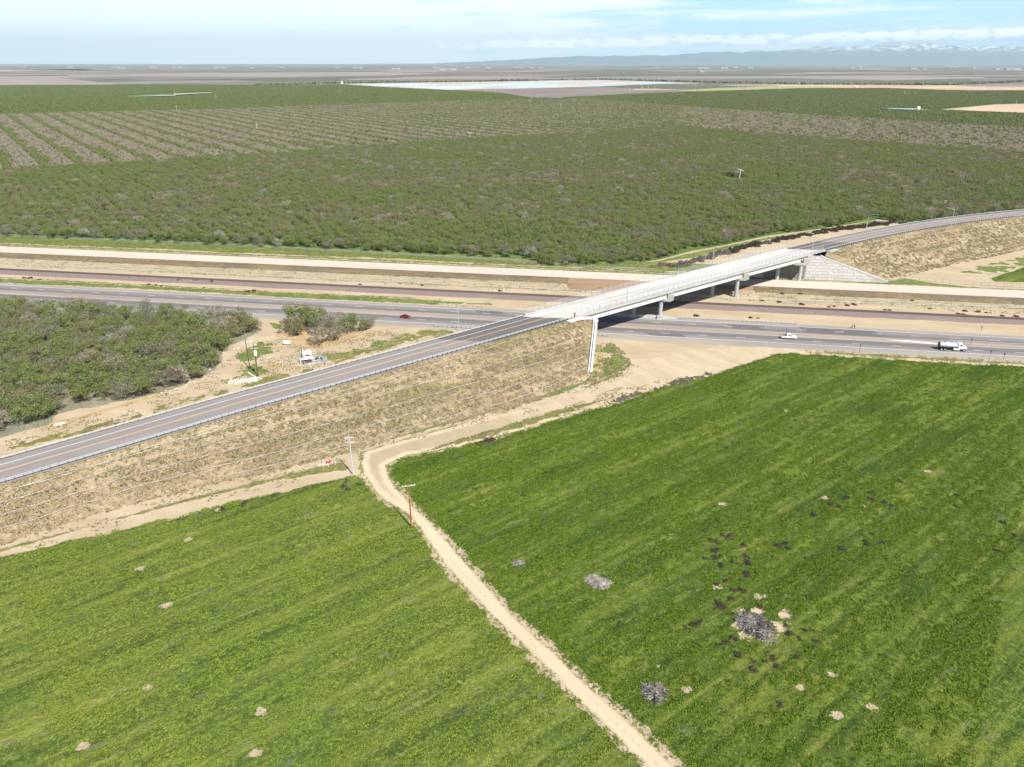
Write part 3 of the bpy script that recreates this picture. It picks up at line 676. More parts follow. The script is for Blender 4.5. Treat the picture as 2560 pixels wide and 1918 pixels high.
far_sheet('reservoir', [(862.1,1787.2),(933.2,1771.6),(949.9,1750.2),(910.0,1726.4),(879.1,1756.3)], M['gwater'], 3.2)

far_sheet('fallow_field', [(-3772,3664),(-2447,3677),(-2176,3703),(-1914,3757),(-2212,4186),(-2756,4924),(-3700,6059),(-5254,6429),(-5572,5433)], M['pinkfield'], .5)
far_sheet('fallow_field', [(-3531,6148),(-2349,5973),(-1744,5808),(-1029,6632),(-639,7724),(-1738,8857),(-2867,8675),(-3449,7585),(-3867,6738)], M['pinkfield'], .7)
far_sheet('fallow_field', [(-8892,10912),(-5949,11200),(-4107,13739),(-4946,15001),(-7902,14199),(-10703,13144)], M['fallow'], .9)
far_sheet('fallow_field', [(878,5296),(1861,5364),(3041,6059),(4261,6239),(4599,6738),(3155,6632),(1654,6148)], M['pinkfield'], .7)
far_sheet('fallow_field', [(5040,15781),(10176,19378),(11915,15216),(16681,21321),(14351,27347),(6804,21321)], M['fallow'], .9)
# ------------------------------------------------------------------ overpass: embankments
def near_toe(s):
    """offset of the near embankment toe from the centre line"""
    return None
TOE_L = [(-132.8,122.6),(-116.6,132.1),(-93.2,149.9),(-62.7,165.3),(-42.4,177.1),(-20.4,191.4),(-1.3,201.8),(16.1,216.0),(27.9,230.8)]
TOE_R = [(191.0,348.3),(214.4,364.1),(246.3,383.0),(272.7,397.1),(302.1,414.3),(356.6,443.7),(521.5,512.6)]
def poly_at(pl, f):
    P_ = np.array(pl); L = np.r_[0, np.cumsum(np.hypot(*np.diff(P_, axis=0).T))]; L /= L[-1]
    return (float(np.interp(f, L, P_[:,0])), float(np.interp(f, L, P_[:,1])))
def proj_s(x, y):
    if x*math.cos(OB)+y*math.sin(OB) <= S_ARC: return x*math.cos(OB)+y*math.sin(OB)
    cx, cy = so(S_ARC, -R_ARC); h = math.atan2(y-cy, x-cx) - math.pi/2
    return S_ARC + (OB-h)*R_ARC
def slope_mesh(name, tops, toes, mat, seed, across=46, rough=.12):
    V = []; F = []; n = len(tops)
    for i in range(n):
        a = Vector(tops[i]); b = Vector(toes[i])
        for j in range(across+1):
            f = j/across; p = a.lerp(b, f)
            V.append(p)
    V = np.array([tuple(v) for v in V]); k = across+1
    f = np.tile(np.linspace(0, 1, k), n)
    edge = np.clip(np.minimum(f, 1-f)*12, 0, 1)
    V[:,2] += edge*(fbm(V[:,0]*.45, V[:,1]*.45, seed, 5)-.5)*2*rough + edge*np.sin(f*math.pi*1)*(-.15)
    idx = np.arange(n*k).reshape(n, k)
    F = np.stack([idx[:-1,:-1], idx[:-1,1:], idx[1:,1:], idx[1:,:-1]], -1).reshape(-1, 4)
    me = np_mesh(name, V, F, mat)
    if me.polygons[len(me.polygons)//2].normal.z < 0: me.flip_normals()
    o = link_mesh(name, me); tag(o, kind='structure'); return o
WL_top = (*nt(258.4,-9.9), 11.3); WL_bot = (*nt(232.0,-9.7), 0.0)
sL = np.linspace(-110, 176, 360)
topsL = [(*so(s, -7.3), zr(s)-.12) for s in sL]
sTop = s_at(258.4, -7.3)
toesL = []
ts_ = [proj_s(*p) for p in TOE_L]
for s in sL:
    q = float(np.interp(s, np.linspace(-110, 176, 50), np.linspace(0, 1, 50)))
tL = np.array(TOE_L); ss = np.array(ts_)
# toe of each station: straight down the slope until close to the wing wall, then fanning to the wall foot
def toeL(s):
    s2 = s if s < 120 else 120 + (s-120)*(ss[-1]-120)/(176-120)
    if s2 < ss[0]:
        x, y = so(s2, -7.3-2.1*zr(s2)); return (x, y, -.02)
    return (float(np.interp(s2, ss, tL[:,0])), float(np.interp(s2, ss, tL[:,1])), -.02)
toesL = [toeL(s) for s in sL]
topsL[-1] = WL_top
slope_mesh('embankment', topsL, toesL, M['slope'], 3)
# far side of left ramp
sF = np.linspace(-110, 160, 140)
slope_mesh('embankment', [(*so(s, 7.3), zr(s)-.12) for s in sF], [(*so(s, 7.3+2.0*zr(s)), -.02) for s in sF], M['slope'], 5, 20)
# end of the left embankment towards the highway (front of the abutment, beyond)
b = MB(); A0 = so(160, 7.3); 
fe = [(*so(160,7.3), zr(160)-.12), (*so(160,7.3+2*zr(160)), -.02), (*nt(262.5,-50), -.02), (*nt(262.5,-30), -.02), (*nt(259.5,-29), 10.8)]
b.add([fe[0], fe[1], fe[2], fe[3], fe[4]], [(0,1,2),(0,2,3),(0,3,4)]); tag(b.build('embankment', M['slope']), kind='structure')
# right ramp
s0R = 343.0
WR_top = (*nt(368.4, 97.5), 12.4); WR_bot = (*nt(368.6, 128.5), .5)
sR = np.linspace(s0R, 900, 420)
rs = np.array([proj_s(*p) for p in TOE_R]); tR = np.array(TOE_R)
def toeR(s):
    s2 = rs[0] + (s-s0R)*(420-rs[0])/(420-s0R) if s < 420 else s
    if s2 > rs[-1]: x, y = so(s2, -7.3-2.2*zr(s2)); return (x, y, -.02)
    return (float(np.interp(s2, rs, tR[:,0])), float(np.interp(s2, rs, tR[:,1])), -.02)
tR_ = [(*so(s, -7.3), zr(s)-.12) for s in sR]; tR_[0] = WR_top
toR_ = [toeR(s) for s in sR]; toR_[0] = WR_bot
slope_mesh('embankment', tR_, toR_, M['slope'], 8)
sG = np.linspace(332, 900, 220)
slope_mesh('embankment', [(*so(s, 7.3), zr(s)-.12) for s in sG], [(*so(s, 7.3+2.0*zr(s)), -.02) for s in sG], M['slope'], 6, 20)
b = MB(); b.add([(*so(332,7.3), zr(332)-.12), (*so(332,7.3+2*zr(332)), -.02), (*nt(369,58), -.02), (*nt(369,66), 12.2)], [(0,1,2),(0,2,3)]); tag(b.build('embankment', M['slope']), kind='structure')

# road surfaces on the ramps
def road_strip(name, s0, s1, o0, o1, dz, mat, step=4.0, skew0=None, skew1=None):
    n = max(2, int((s1-s0)/step)+1); V = []; F = []
    for i in range(n):
        for j, o in enumerate((o0, o1)):
            a = skew0(o) if skew0 else s0; c = skew1(o) if skew1 else s1
            s = a + (c-a)*i/(n-1); V.append((*so(s, o), zr(s)+dz))
    for i in range(n-1): F.append((2*i, 2*i+2, 2*i+3, 2*i+1))
    b = MB(); b.add(V, F); o = b.build(name, mat, fix=False)
    if o.data.polygons[0].normal.z < 0: o.data.flip_normals()
    return tag(o, kind='structure')
jL = lambda o: s_at(256.2, o); jR = lambda o: s_at(380.0, o)
kL = lambda o: jL(o)-38; kR = lambda o: jR(o)+28
road_strip('overpass_road', -110, 0, -7.4, 7.4, 0, M['asph'], skew1=kL)
road_strip('overpass_road', 0, 0, -7.4, 7.4, 0, M['asphd'], skew0=kL, skew1=jL)
road_strip('overpass_road', 0, 0, -7.4, 7.4, 0, M['asphd'], skew0=jR, skew1=kR)
road_strip('overpass_road', 0, 900, -7.4, 7.4, 0, M['asph'], skew0=kR)
def rline(off, s0, s1, w, mat, name, dz=.012): 
    n = int((s1-s0)/4); b = MB(); V = []
    for i in range(n+1):
        s = s0+(s1-s0)*i/n
        V += [(*so(s, off-w/2), zr(s)+dz), (*so(s, off+w/2), zr(s)+dz)]
    b.add(V, [(2*i, 2*i+2, 2*i+3, 2*i+1) for i in range(n)]); o = b.build(name, mat, fix=False)
    if o.data.polygons[0].normal.z < 0: o.data.flip_normals()
    tag(o, kind='structure')
rline(3.9, -110, 900, .2, M['pwhite'], 'overpass_edge_line'); rline(-4.6, -110, 900, .18, M['pwhite'], 'overpass_edge_line')
rline(.35, -110, 175, .14, M['pyel'], 'overpass_centre_line'); rline(-.05, -110, 175, .14, M['pyel'], 'overpass_centre_line')
rline(.35, 335, 900, .14, M['pyel'], 'overpass_centre_line'); rline(-.05, 335, 900, .14, M['pyel'], 'overpass_centre_line')

# ------------------------------------------------------------------ overpass: bridge
br = thing('overpass_bridge', 'pale concrete road bridge on round columns crossing the highway and the railway', 'bridge', (*so(250), zr(250)), 0)
NL, NR = 256.2, 380.0
BN, BF = -7.2, 7.1
def ring(s, o0, o1, z0, z1): return [(*so(s,o0), z0), (*so(s,o1), z0), (*so(s,o1), z1), (*so(s,o0), z1)]
b = MB(); rr_ = []
for i in range(46):
    f = i/45; V = []
    for o, dz in ((BN,-.30),(BF,-.30),(BF,.02),(BN,.02)):
        s = s_at(NL, o)+(s_at(NR, o)-s_at(NL, o))*f; V.append((*so(s, o), zr(s)+dz))
    rr_.append(V)
b.loft(rr_); b.build('deck', M['deckc'], br, world=True)
# stained lighter/darker driving strips are left to the material; kerb-side barriers
def bar(o0, o1, n0, n1, h, name, mat, par, dz0=.02, taper=.14):
    b = MB(); rg = []
    for i in range(46):
        f = i/45; V = []
        for o, z in ((o0, dz0-.34), (o1, dz0-.34), (o1-(taper if o1 > o0 else -taper), h), (o0, h)):
            s = s_at(n0, o)+(s_at(n1, o)-s_at(n0, o))*f; V.append((*so(s, o), zr(s)+z))
        rg.append(V)
    b.loft(rg); return b.build(name, mat, par, world=True)
bar(BN-.03, BN+.42, 258.0, 378.5, .92, 'barrier', M['conc'], br)
bar(BF+.03, BF-.42, 257.0, 379.0, .92, 'barrier', M['conc'], br)
# pavement on the near side
b = MB(); rg = []
for i in range(46):
    f = i/45; V = []
    for o, z in ((BN+.4,.022),(BN+2.1,.022),(BN+2.1,.17),(BN+.4,.17)):
        s = s_at(258, o)+(s_at(378.5, o)-s_at(258, o))*f; V.append((*so(s, o), zr(s)+z))
    rg.append(V)
b.loft(rg); b.build('pavement', M['deckc'], br, world=True)
# girders between the abutments
for o in (BN+1.2, -3.0, 0.0, 3.0, BF-1.2):
    b = MB(); rg = []
    for i in range(41):
        f = i/40
        V = []
        for do, dz in ((-.50,-2.75),(.50,-2.75),(.47,-2.4),(.40,-2.3),(.40,-.3),(-.40,-.3),(-.40,-2.3),(-.47,-2.4)):
            oo = o+do; s = s_at(259.6, oo)+(s_at(368.0, oo)-s_at(259.6, oo))*f; V.append((*so(s, oo), zr(s)+dz))
        rg.append(V)
    b.loft(rg); b.build('girder', M['girder'], br, world=True)
for n, ta, tb, t0, t1, zb in ((295.5, 15.8, 4.6, 20.9, .6, 0.0), (332.2, 51.7, 40.8, 56.4, 36.2, 0.0), (364.0, 86.0, 75.4, 89.2, 67.5, HZ)):
    cb = MB(); sm = s_at(n, 0); zt = zr(sm)-2.75; z0 = zt-1.2
    c = nt(n, (t0+t1)/2); L = abs(t0-t1)
    ca, sa = math.cos(HB), math.sin(HB)
    def pt(u, w, z): return (c[0]+u*ca-w*sa, c[1]+u*sa+w*ca, z)
    rings = []
    for w in (-1.15, 1.15):
        rings.append([pt(-L/2+1.4, w, z0), pt(L/2-1.4, w, z0), pt(L/2, w, z0+.8), pt(L/2, w, zt+.05), pt(-L/2, w, zt+.05), pt(-L/2, w, z0+.5)])
    cb.loft(rings)
    # end blocks rise beside the outer girders
    for sgn in (1, -1): cb.obox((c[0]+sgn*(L/2-1.3)*ca, c[1]+sgn*(L/2-1.3)*sa), HB, 2.6, 2.3, zt+.052, zt+2.1)
    cb.build('pier_cap', M['capc'], br, world=True)
    for t in (ta, tb):
        x, y = nt(n, t); cl = MB(); cl.tube([(x,y,zb-.3),(x,y,z0+.01)], .88, 20); cl.build('column', M['colc'], br, world=True, smooth=False)
# abutments
for n0, n1, tc0, tc1 in ((256.6, 259.6, s_at(258, BN), None), (368.0, 371.0, None, None)):
    b = MB(); rg = []
    nm = (n0+n1)/2
    for o in (BN, BF):
        V = []
        for n, z in ((n0, -.1), (n1, -.1), (n1, None), (n0, None)):
            s = s_at(n, o); V.append((*so(s, o), zr(s)-.31 if z is None else z))
        rg.append(V)
    b.loft(rg); b.build('abutment', M['capc'], br, world=True)

# retaining walls
def coping_wall(name, label, p0, p1, z0, z1, th, base, mat, cop, side):
    """wall from p0 to p1, top falling z0 -> z1; coping proud of it"""
    root = thing(name, label, 'retaining wall', (*p0, base))
    d = Vector((p1[0]-p0[0], p1[1]-p0[1])); d.normalize(); nrm = Vector((-d.y, d.x))*side
    def q(p, k, z): return (p[0]+nrm.x*k, p[1]+nrm.y*k, z)
    b = MB(); b.loft([[q(p0,0,base),q(p0,th,base),q(p0,th,z0),q(p0,0,z0)], [q(p1,0,base),q(p1,th,base),q(p1,th,z1),q(p1,0,z1)]]); b.build('panel_face', mat, root, world=True)
    b = MB(); e = .14
    b.loft([[q(p0,-e,z0-.35),q(p0,th+.2,z0-.35),q(p0,th+.2,z0+.28),q(p0,-e,z0+.28)], [q(p1,-e,z1-.35),q(p1,th+.2,z1-.35),q(p1,th+.2,z1+.28),q(p1,-e,z1+.28)]]); b.build('coping', cop, root, world=True)
    # second inner gutter line
    b = MB()
    b.loft([[q(p0,th+.5,z0-.3),q(p0,th+.95,z0-.3),q(p0,th+.95,z0+.16),q(p0,th+.5,z0+.16)], [q(p1,th+.5,z1-.3),q(p1,th+.95,z1-.3),q(p1,th+.95,z1+.16),q(p1,th+.5,z1+.16)]]); b.build('gutter', cop, root, world=True)
    return root
M['coping'] = concrete('bright_coping_concrete', (.56,.55,.525), .12)
coping_wall('retaining_wall', 'white topped retaining wall stepping down the embankment towards the field', nt(257.5,-9.4), nt(231.6,-9.4), 11.3, .3, .35, -.3, M['panels'], M['coping'], -1)
wr = thing('retaining_wall', 'long triangular retaining wall of pale concrete panels beside the far bridge end', 'retaining wall', (*nt(368,90), .3))
b = MB(); F0 = 368.0
def wq(t, k, z): return (*nt(F0+k, t), z)
tA, tB, tC = 58.0, 96.0, 128.5
b.loft([[wq(tA,0,.2),wq(tA,.4,.2),wq(tA,.4,12.0),wq(tA,0,12.0)], [wq(tB,0,.2),wq(tB,.4,.2),wq(tB,.4,12.35),wq(tB,0,12.35)], [wq(tC,0,.2),wq(tC,.4,.2),wq(tC,.4,.8),wq(tC,0,.8)]]); b.build('panel_face', M['panels'], wr, world=True)
b = MB(); b.loft([[wq(95.5,-.12,12.1),wq(95.5,1.0,12.1),wq(95.5,1.0,12.72),wq(95.5,-.12,12.72)], [wq(129.2,-.12,.35),wq(129.2,1.0,.35),wq(129.2,1.0,.97),wq(129.2,-.12,.97)]]); b.build('coping', M['coping'], wr, world=True)
b = MB(); b.loft([[wq(95.5,1.5,12.1),wq(95.5,2.3,12.1),wq(95.5,2.3,12.5),wq(95.5,1.5,12.5)], [wq(129.2,1.5,.25),wq(129.2,2.3,.25),wq(129.2,2.3,.65),wq(129.2,1.5,.65)]]); b.build('gutter', M['coping'], wr, world=True)
# left abutment front wall (panels) facing the highway
wf = thing('retaining_wall', 'panelled abutment wall beside the highway under the near end of the bridge', 'retaining wall', (*nt(259,-20), 0))
b = MB(); b.loft([[(*nt(260.0,-34),-.2),(*nt(260.4,-34),-.2),(*nt(260.4,-34),10.6),(*nt(260.0,-34),10.6)], [(*nt(260.0,-9.2),-.2),(*nt(260.4,-9.2),-.2),(*nt(260.4,-9.2),9.2),(*nt(260.0,-9.2),9.2)]]); b.build('panel_face', M['panels'], wf, world=True)
# curved white splash block at the head of the left wall
b = MB(); rg = []
pts = [so(s_at(256.2,-7.4)-4, -8.2), nt(257.0,-16.5), nt(258.3,-12.6), nt(258.4,-10.6), nt(256.5,-9.8)]
zz = [11.35, 11.45, 11.45, 11.4, 11.0]
for i, (p, z) in enumerate(zip(pts, zz)):
    a = Vector(pts[max(i-1,0)]); c_ = Vector(pts[min(i+1,len(pts)-1)]); d = (c_-a).normalized(); nn = Vector((-d.y, d.x))
    rg.append([(p[0]+nn.x*1.0, p[1]+nn.y*1.0, z-.5),(p[0]-nn.x*1.0, p[1]-nn.y*1.0, z-.5),(p[0]-nn.x*1.0, p[1]-nn.y*1.0, z),(p[0]+nn.x*1.0, p[1]+nn.y*1.0, z+.1)])
b.loft(rg); tag(b.build('drain_apron', M['coping']), 'curved white concrete apron at the top of the near retaining wall', 'drainage apron')
b = MB(); b.obox(so(s_at(380,-7.3)+3.0, -8.6), OB, 8, 2.2, 11.9, 12.5); tag(b.build('drain_apron', M['conc']), 'small square concrete apron beside the guardrail at the far bridge end', 'drainage apron')

# ------------------------------------------------------------------ fibre rolls on the slopes
M['roll'] = simple('pale_fibre_roll', (.42,.40,.36), .9, var=.35, scale=.5)
def roll(tops, toes, i0, i1, f0, f1, label, grp, r=.075):
    k = max(6, (i1-i0)//3); pts = []
    for j in range(k+1):
        i = int(i0+(i1-i0)*j/k); f = f0+(f1-f0)*j/k
        p = Vector(tops[i]).lerp(Vector(toes[i]), f); w = (vnoise(np.array([j*.35]), np.array([f0*50]), 2)[0]-.5)*.7
        d = (Vector(toes[i])-Vector(tops[i])).normalized()
        p = p + d*w
        pts.append((p.x, p.y, p.z-.15*math.sin(f*math.pi)+.26))
    b = MB(); b.tube(pts, r, 5); o = b.build('fibre_roll', M['roll'], fix=False); tag(o, label, 'erosion roll', grp)
NLs = len(sL)
iL = lambda s: int(np.clip((s+110)/286*(NLs-1), 0, NLs-1))
ord_ = ['topmost', 'second from the top', 'third from the top', 'fourth from the top', 'fifth from the top', 'lowest']
for q, (sa, fa, sb, fb) in enumerate(((-60,.16,150,.07), (-8,.15,173,.20), (-60,.30,175,.35), (-60,.53,175,.52), (-60,.78,175,.70), (34,.93,174,.9))):
    mid = (fa+fb)/2
    roll(topsL, toesL, iL(sa), iL(sb), fa, fb, f'pale straw roll staked along the left embankment, {ord_[q]} of the six', 'fibre rolls on the left embankment')
    if q == 0: pass
NRs = len(sR); ordr = ['topmost', 'second', 'third', 'fourth', 'fifth', 'sixth', 'lowest']
for q, f in enumerate((.08, .17, .30, .45, .59, .73, .88)):
    roll(tR_, toR_, 2, int(NRs*.5), f, f, f'pale straw roll staked along the right embankment, {ordr[q]} of seven counted downhill', 'fibre rolls on the right embankment')
# ------------------------------------------------------------------ trees
def tree_meshes(seed, rad, hgt, nleaf, leaf, twigf, mat, trunkmat, lobes=11, limbs=6, trunk_h=1.1, lod=False, flat=.8):
    g = np.random.default_rng(seed)
    cz = hgt*.60
    # lobe centres
    L = []
    for i in range(lobes):
        a = g.uniform(0, 2*math.pi); rr = rad*math.sqrt(g.uniform(.05, 1))*.72
        z = cz + (g.uniform(-.22, .34))*hgt*(1-.45*(rr/rad)**2)
        L.append((rr*math.cos(a), rr*math.sin(a), z, rad*g.uniform(.26, .46)))
    L = np.array(L)
    pick = g.integers(0, lobes, nleaf)
    d = g.normal(size=(nleaf, 3)); d /= np.linalg.norm(d, axis=1)[:,None]
    k = g.uniform(.35, 1.08, nleaf)**.6
    C = L[pick,:3] + d*(L[pick,3]*k)[:,None]*np.array([1,1,flat])
    C[:,2] = np.maximum(C[:,2], hgt*.16)
    nrm = d*.9 + g.normal(size=(nleaf,3))*.7 + np.array([0,0,.45]); nrm /= np.linalg.norm(nrm, axis=1)[:,None]
    up = g.normal(size=(nleaf,3)); u = np.cross(nrm, up); u /= np.linalg.norm(u, axis=1)[:,None]; v = np.cross(nrm, u)
    twig = (g.random(nleaf) < twigf)
    su = leaf*g.uniform(.6, 1.35, nleaf); sv = su*g.uniform(.45, .9, nleaf)
    su = np.where(twig, su*1.9, su); sv = np.where(twig, sv*.16, sv)
    # twigs point outward and up
    ud = d*.8 + np.array([0,0,.7]) + g.normal(size=(nleaf,3))*.35; ud /= np.linalg.norm(ud, axis=1)[:,None]
    u = np.where(twig[:,None], ud, u); v2 = np.cross(nrm, u); v2 /= (np.linalg.norm(v2, axis=1)[:,None]+1e-9); v = np.where(twig[:,None], v2, v)
    V = np.stack([C-u*su[:,None]*.5, C-v*sv[:,None]*.5+u*su[:,None]*.05, C+u*su[:,None]*.5, C+v*sv[:,None]*.5], 1).reshape(-1, 3)
    F = np.arange(nleaf*4).reshape(-1, 4)
    tint = np.clip(g.random(lobes)[pick]*.45 + g.random(nleaf)*.55, 0, 1)
    me = np_mesh('crown', V, F, mat, False, {'tint': ('FACE', tint), 'twig': ('FACE', twig.astype(float)*.85)})
    b = MB()
    if not lod:
        b.tube([(0,0,-.2),(0,0,trunk_h*.6),(.05,.02,trunk_h)], [.2,.17,.16], 6)
        for i in range(limbs):
            t = L[i % lobes]; a = Vector((0,0,trunk_h*.9)); e = Vector(t[:3]); m_ = a.lerp(e, .5)+Vector((0,0,-.1*hgt*.5))
            b.tube([a, m_, e], [.11,.07,.03], 4, False)
    else:
        b.tube([(0,0,-.2),(0,0,hgt*.5)], [.25,.15], 4, False)
    return me, b
class Kind: pass
def make_kind(seed, rad, hgt, nleaf, leaf, twigf, cm, lod=False, **kw):
    k = Kind(); k.crown, b = tree_meshes(seed, rad, hgt, nleaf, leaf, twigf, M[cm], M['bark'], lod=lod, **kw)
    me = bpy.data.meshes.new('trunk'); me.from_pydata(b.v, [], b.f); me.materials.append(M['bark']); me.update(); k.trunk = me
    return k
KN = {}
for i, (c, tw) in enumerate((('green', .16), ('olive', .26), ('grey', .34), ('pale', .2), ('brown', .42))):
    KN[c] = [make_kind(100+i*7+j, 4.1+.25*j, 5.7+.5*j, 2100, .36, tw, 'c_'+c, lobes=13) for j in range(2)]
KN['dead'] = [make_kind(300, 3.3, 5.2, 900, .8, .97, 'c_dead')]
KM = {c: make_kind(430+i, 3.9, 5.0, 260, .95, 0.0, 'c_'+c, lod=True, lobes=8) for i, c in enumerate(('green','olive','grey','pale','brown'))}
KL = {c: make_kind(400+i, 3.9, 5.0, 60, 1.75, 0.0, 'c_'+c, lod=True, lobes=6) for i, c in enumerate(('green','olive','grey','pale','brown'))}
DESC = {'green': 'fresh green', 'olive': 'olive green', 'grey': 'grey green twiggy', 'pale': 'pale silvery blossoming', 'brown': 'brown bare-twigged', 'dead': 'grey leafless'}

def grid_trees(poly, sp1, sp2, jit, seed, ymax=1e9, fr=1.12):
    """orchard grid turned to the rows of the site"""
    P_ = np.array(poly); g = np.random.default_rng(seed)
    c, s = math.cos(OB), math.sin(OB)
    a = P_[:,0]*c+P_[:,1]*s; b = -P_[:,0]*s+P_[:,1]*c
    A, B = np.meshgrid(np.arange(a.min(), a.max(), sp1), np.arange(b.min(), b.max(), sp2), indexing='ij')
    row = np.round((A-a.min())/sp1).astype(int)
    A = A + g.normal(size=A.shape)*jit; B = B + g.normal(size=B.shape)*jit
    X = A*c-B*s; Y = A*s+B*c
    # keep what the picture (with a margin) can see
    vis = (np.abs(X) < (Y*.722*fr+35)) & (Y < ymax)
    X = X[vis]; Y = Y[vis]; row = row[vis]
    m = sdf_poly(X, Y, poly) > 1.0
    return X[m], Y[m], row[m]
def choose(w, n, g): 
    k = list(w); p = np.array([w[x] for x in k], float); p /= p.sum(); return np.array(k)[g.choice(len(k), n, p=p)]
pts = []   # x, y, kind, scale, region
g = np.random.default_rng(5)
# near left block
NB = [(-188.8,171.0),(-159.3,179.5),(-149.6,182.3),(-139.5,190.4),(-141.2,198.1),(-132.6,202.9),(-124.8,207.6),(-116.6,212.8),(-111.1,219.5),(-108.2,224.9),(-105.1,231.2),(-106.3,242.4),(-109.6,253.6),(-107.7,258.7),(-105.3,263.1),(-103.2,271.3)] + [nt(262.5,-152), nt(263.5,-200), nt(264,-330), nt(250,-420)]
X, Y, _ = grid_trees(NB, 5.9, 6.1, .8, 1, fr=1.25)
ks = choose({'green': 44, 'olive': 36, 'grey': 16, 'pale': 2, 'brown': 2}, len(X), g)
T0, N0 = to_tn(X, Y); ks = np.where((N0 > 246) & (g.random(len(X)) < .3), choose({'pale': 40, 'grey': 60}, len(X), g), ks)
for x, y, k in zip(X, Y, ks): pts.append((x, y, str(k), g.uniform(.94, 1.2), 'near'))
for (x, y), k, sc in zip([(-88.8,278.0),(-82.5,272.7),(-76.5,268.5),(-70.0,263.1),(-86.6,284.0),(-80.4,281.0),(-72.6,276.1),(-66.7,271.3),(-62.2,273.2),(-86.2,268.5),(-74.7,257.9),(-91.9,271.3),(-58.6,276.1)],
                         ('green','green','grey','grey','olive','green','brown','green','olive','olive','brown','olive','grey'), (1.45,1.42,1.3,1.1,1.2,1.3,1.25,1.25,1.0,1.15,1.1,.9,.85)):
    pts.append((x, y, k, sc, 'clump'))
pts = [p for p in pts if not (p[4] == 'near' and math.hypot(p[0]-[(-113.0,221.5)][0][0], p[1]-[(-113.0,221.5)][0][1]) < 4.5)]
pts.append((*[(-112.5,220.2)][0], 'dead', 1.35, 'dead'))
patch('orchard_floor', [NB], 1.2, M['orchlitter'], .05, 1.5, .3)
# front block beyond the rail bed
X, Y, row = grid_trees(def_front, 7.4, 5.9, .5, 2)
n_ = fbm(X*.012, Y*.012, 41, 3)
ks = choose({'green': 50, 'olive': 38, 'grey': 9, 'pale': 1, 'brown': 2}, len(X), g)
ks2 = choose({'green': 76, 'olive': 20, 'grey': 3.4, 'pale': .6}, len(X), g); ks3 = choose({'olive': 60, 'brown': 7, 'grey': 13, 'green': 20}, len(X), g)
ks = np.where(n_ < .44, ks2, np.where(n_ > .58, ks3, ks))
T_, N_ = to_tn(X, Y); edge = N_ < 402
ks = np.where(edge & (g.random(len(X)) < .45), choose({'grey': 56, 'pale': 7, 'green': 37}, len(X), g), ks)
hole = [(206.5,679.1)][0]
ok = (np.hypot(X-hole[0], (Y-hole[1])*.55) > 12)
ok &= g.random(len(X)) > .015
front = [(x, y, str(k), s_, 'front') for x, y, k, s_, o in zip(X, Y, ks, g.uniform(.85, 1.12, len(X)), ok) if o]
allp = pts + front
allp.sort(key=lambda p: math.hypot(p[0], p[1]))
vis = [p for p in allp if abs(p[0]) < .722*(p[1]*.92+40)+6]
IND = vis[:298]
inds = set(id(p) for p in IND)
GR = {'near': 'almond trees in the left block by the highway', 'clump': 'trees in the small clump beside the highway', 'front': 'trees at the front edge of the orchard beyond the railway', 'dead': None}
WH = {'near': 'orchard tree in the left block between highway and ramp', 'clump': 'tree in the small clump between highway and dirt yard', 'front': 'orchard tree along the front edge of the big orchard', 'dead': 'dead tree at the edge of the left block by the dirt track'}
protos = {}
for p in IND:
    x, y, k, sc, reg = p
    v = int(rng.integers(0, len(KN[k])))
    key = (k, v, reg)
    if key not in protos:
        r_ = thing('almond_tree' if k != 'dead' else 'dead_tree', f'{DESC[k]} {WH[reg]}', 'tree', (x, y, 0), 0, (f'{DESC[k]} '+GR[reg]) if GR[reg] else None)
        link_mesh('crown', KN[k][v].crown, r_); link_mesh('trunk', KN[k][v].trunk, r_); protos[key] = r_
    else:
        r_ = copy_tree(protos[key])
    r_.location = (x, y, -.05); r_.rotation_euler.z = rng.uniform(0, 6.28); r_.scale = (sc, sc, sc*rng.uniform(.9, 1.12))

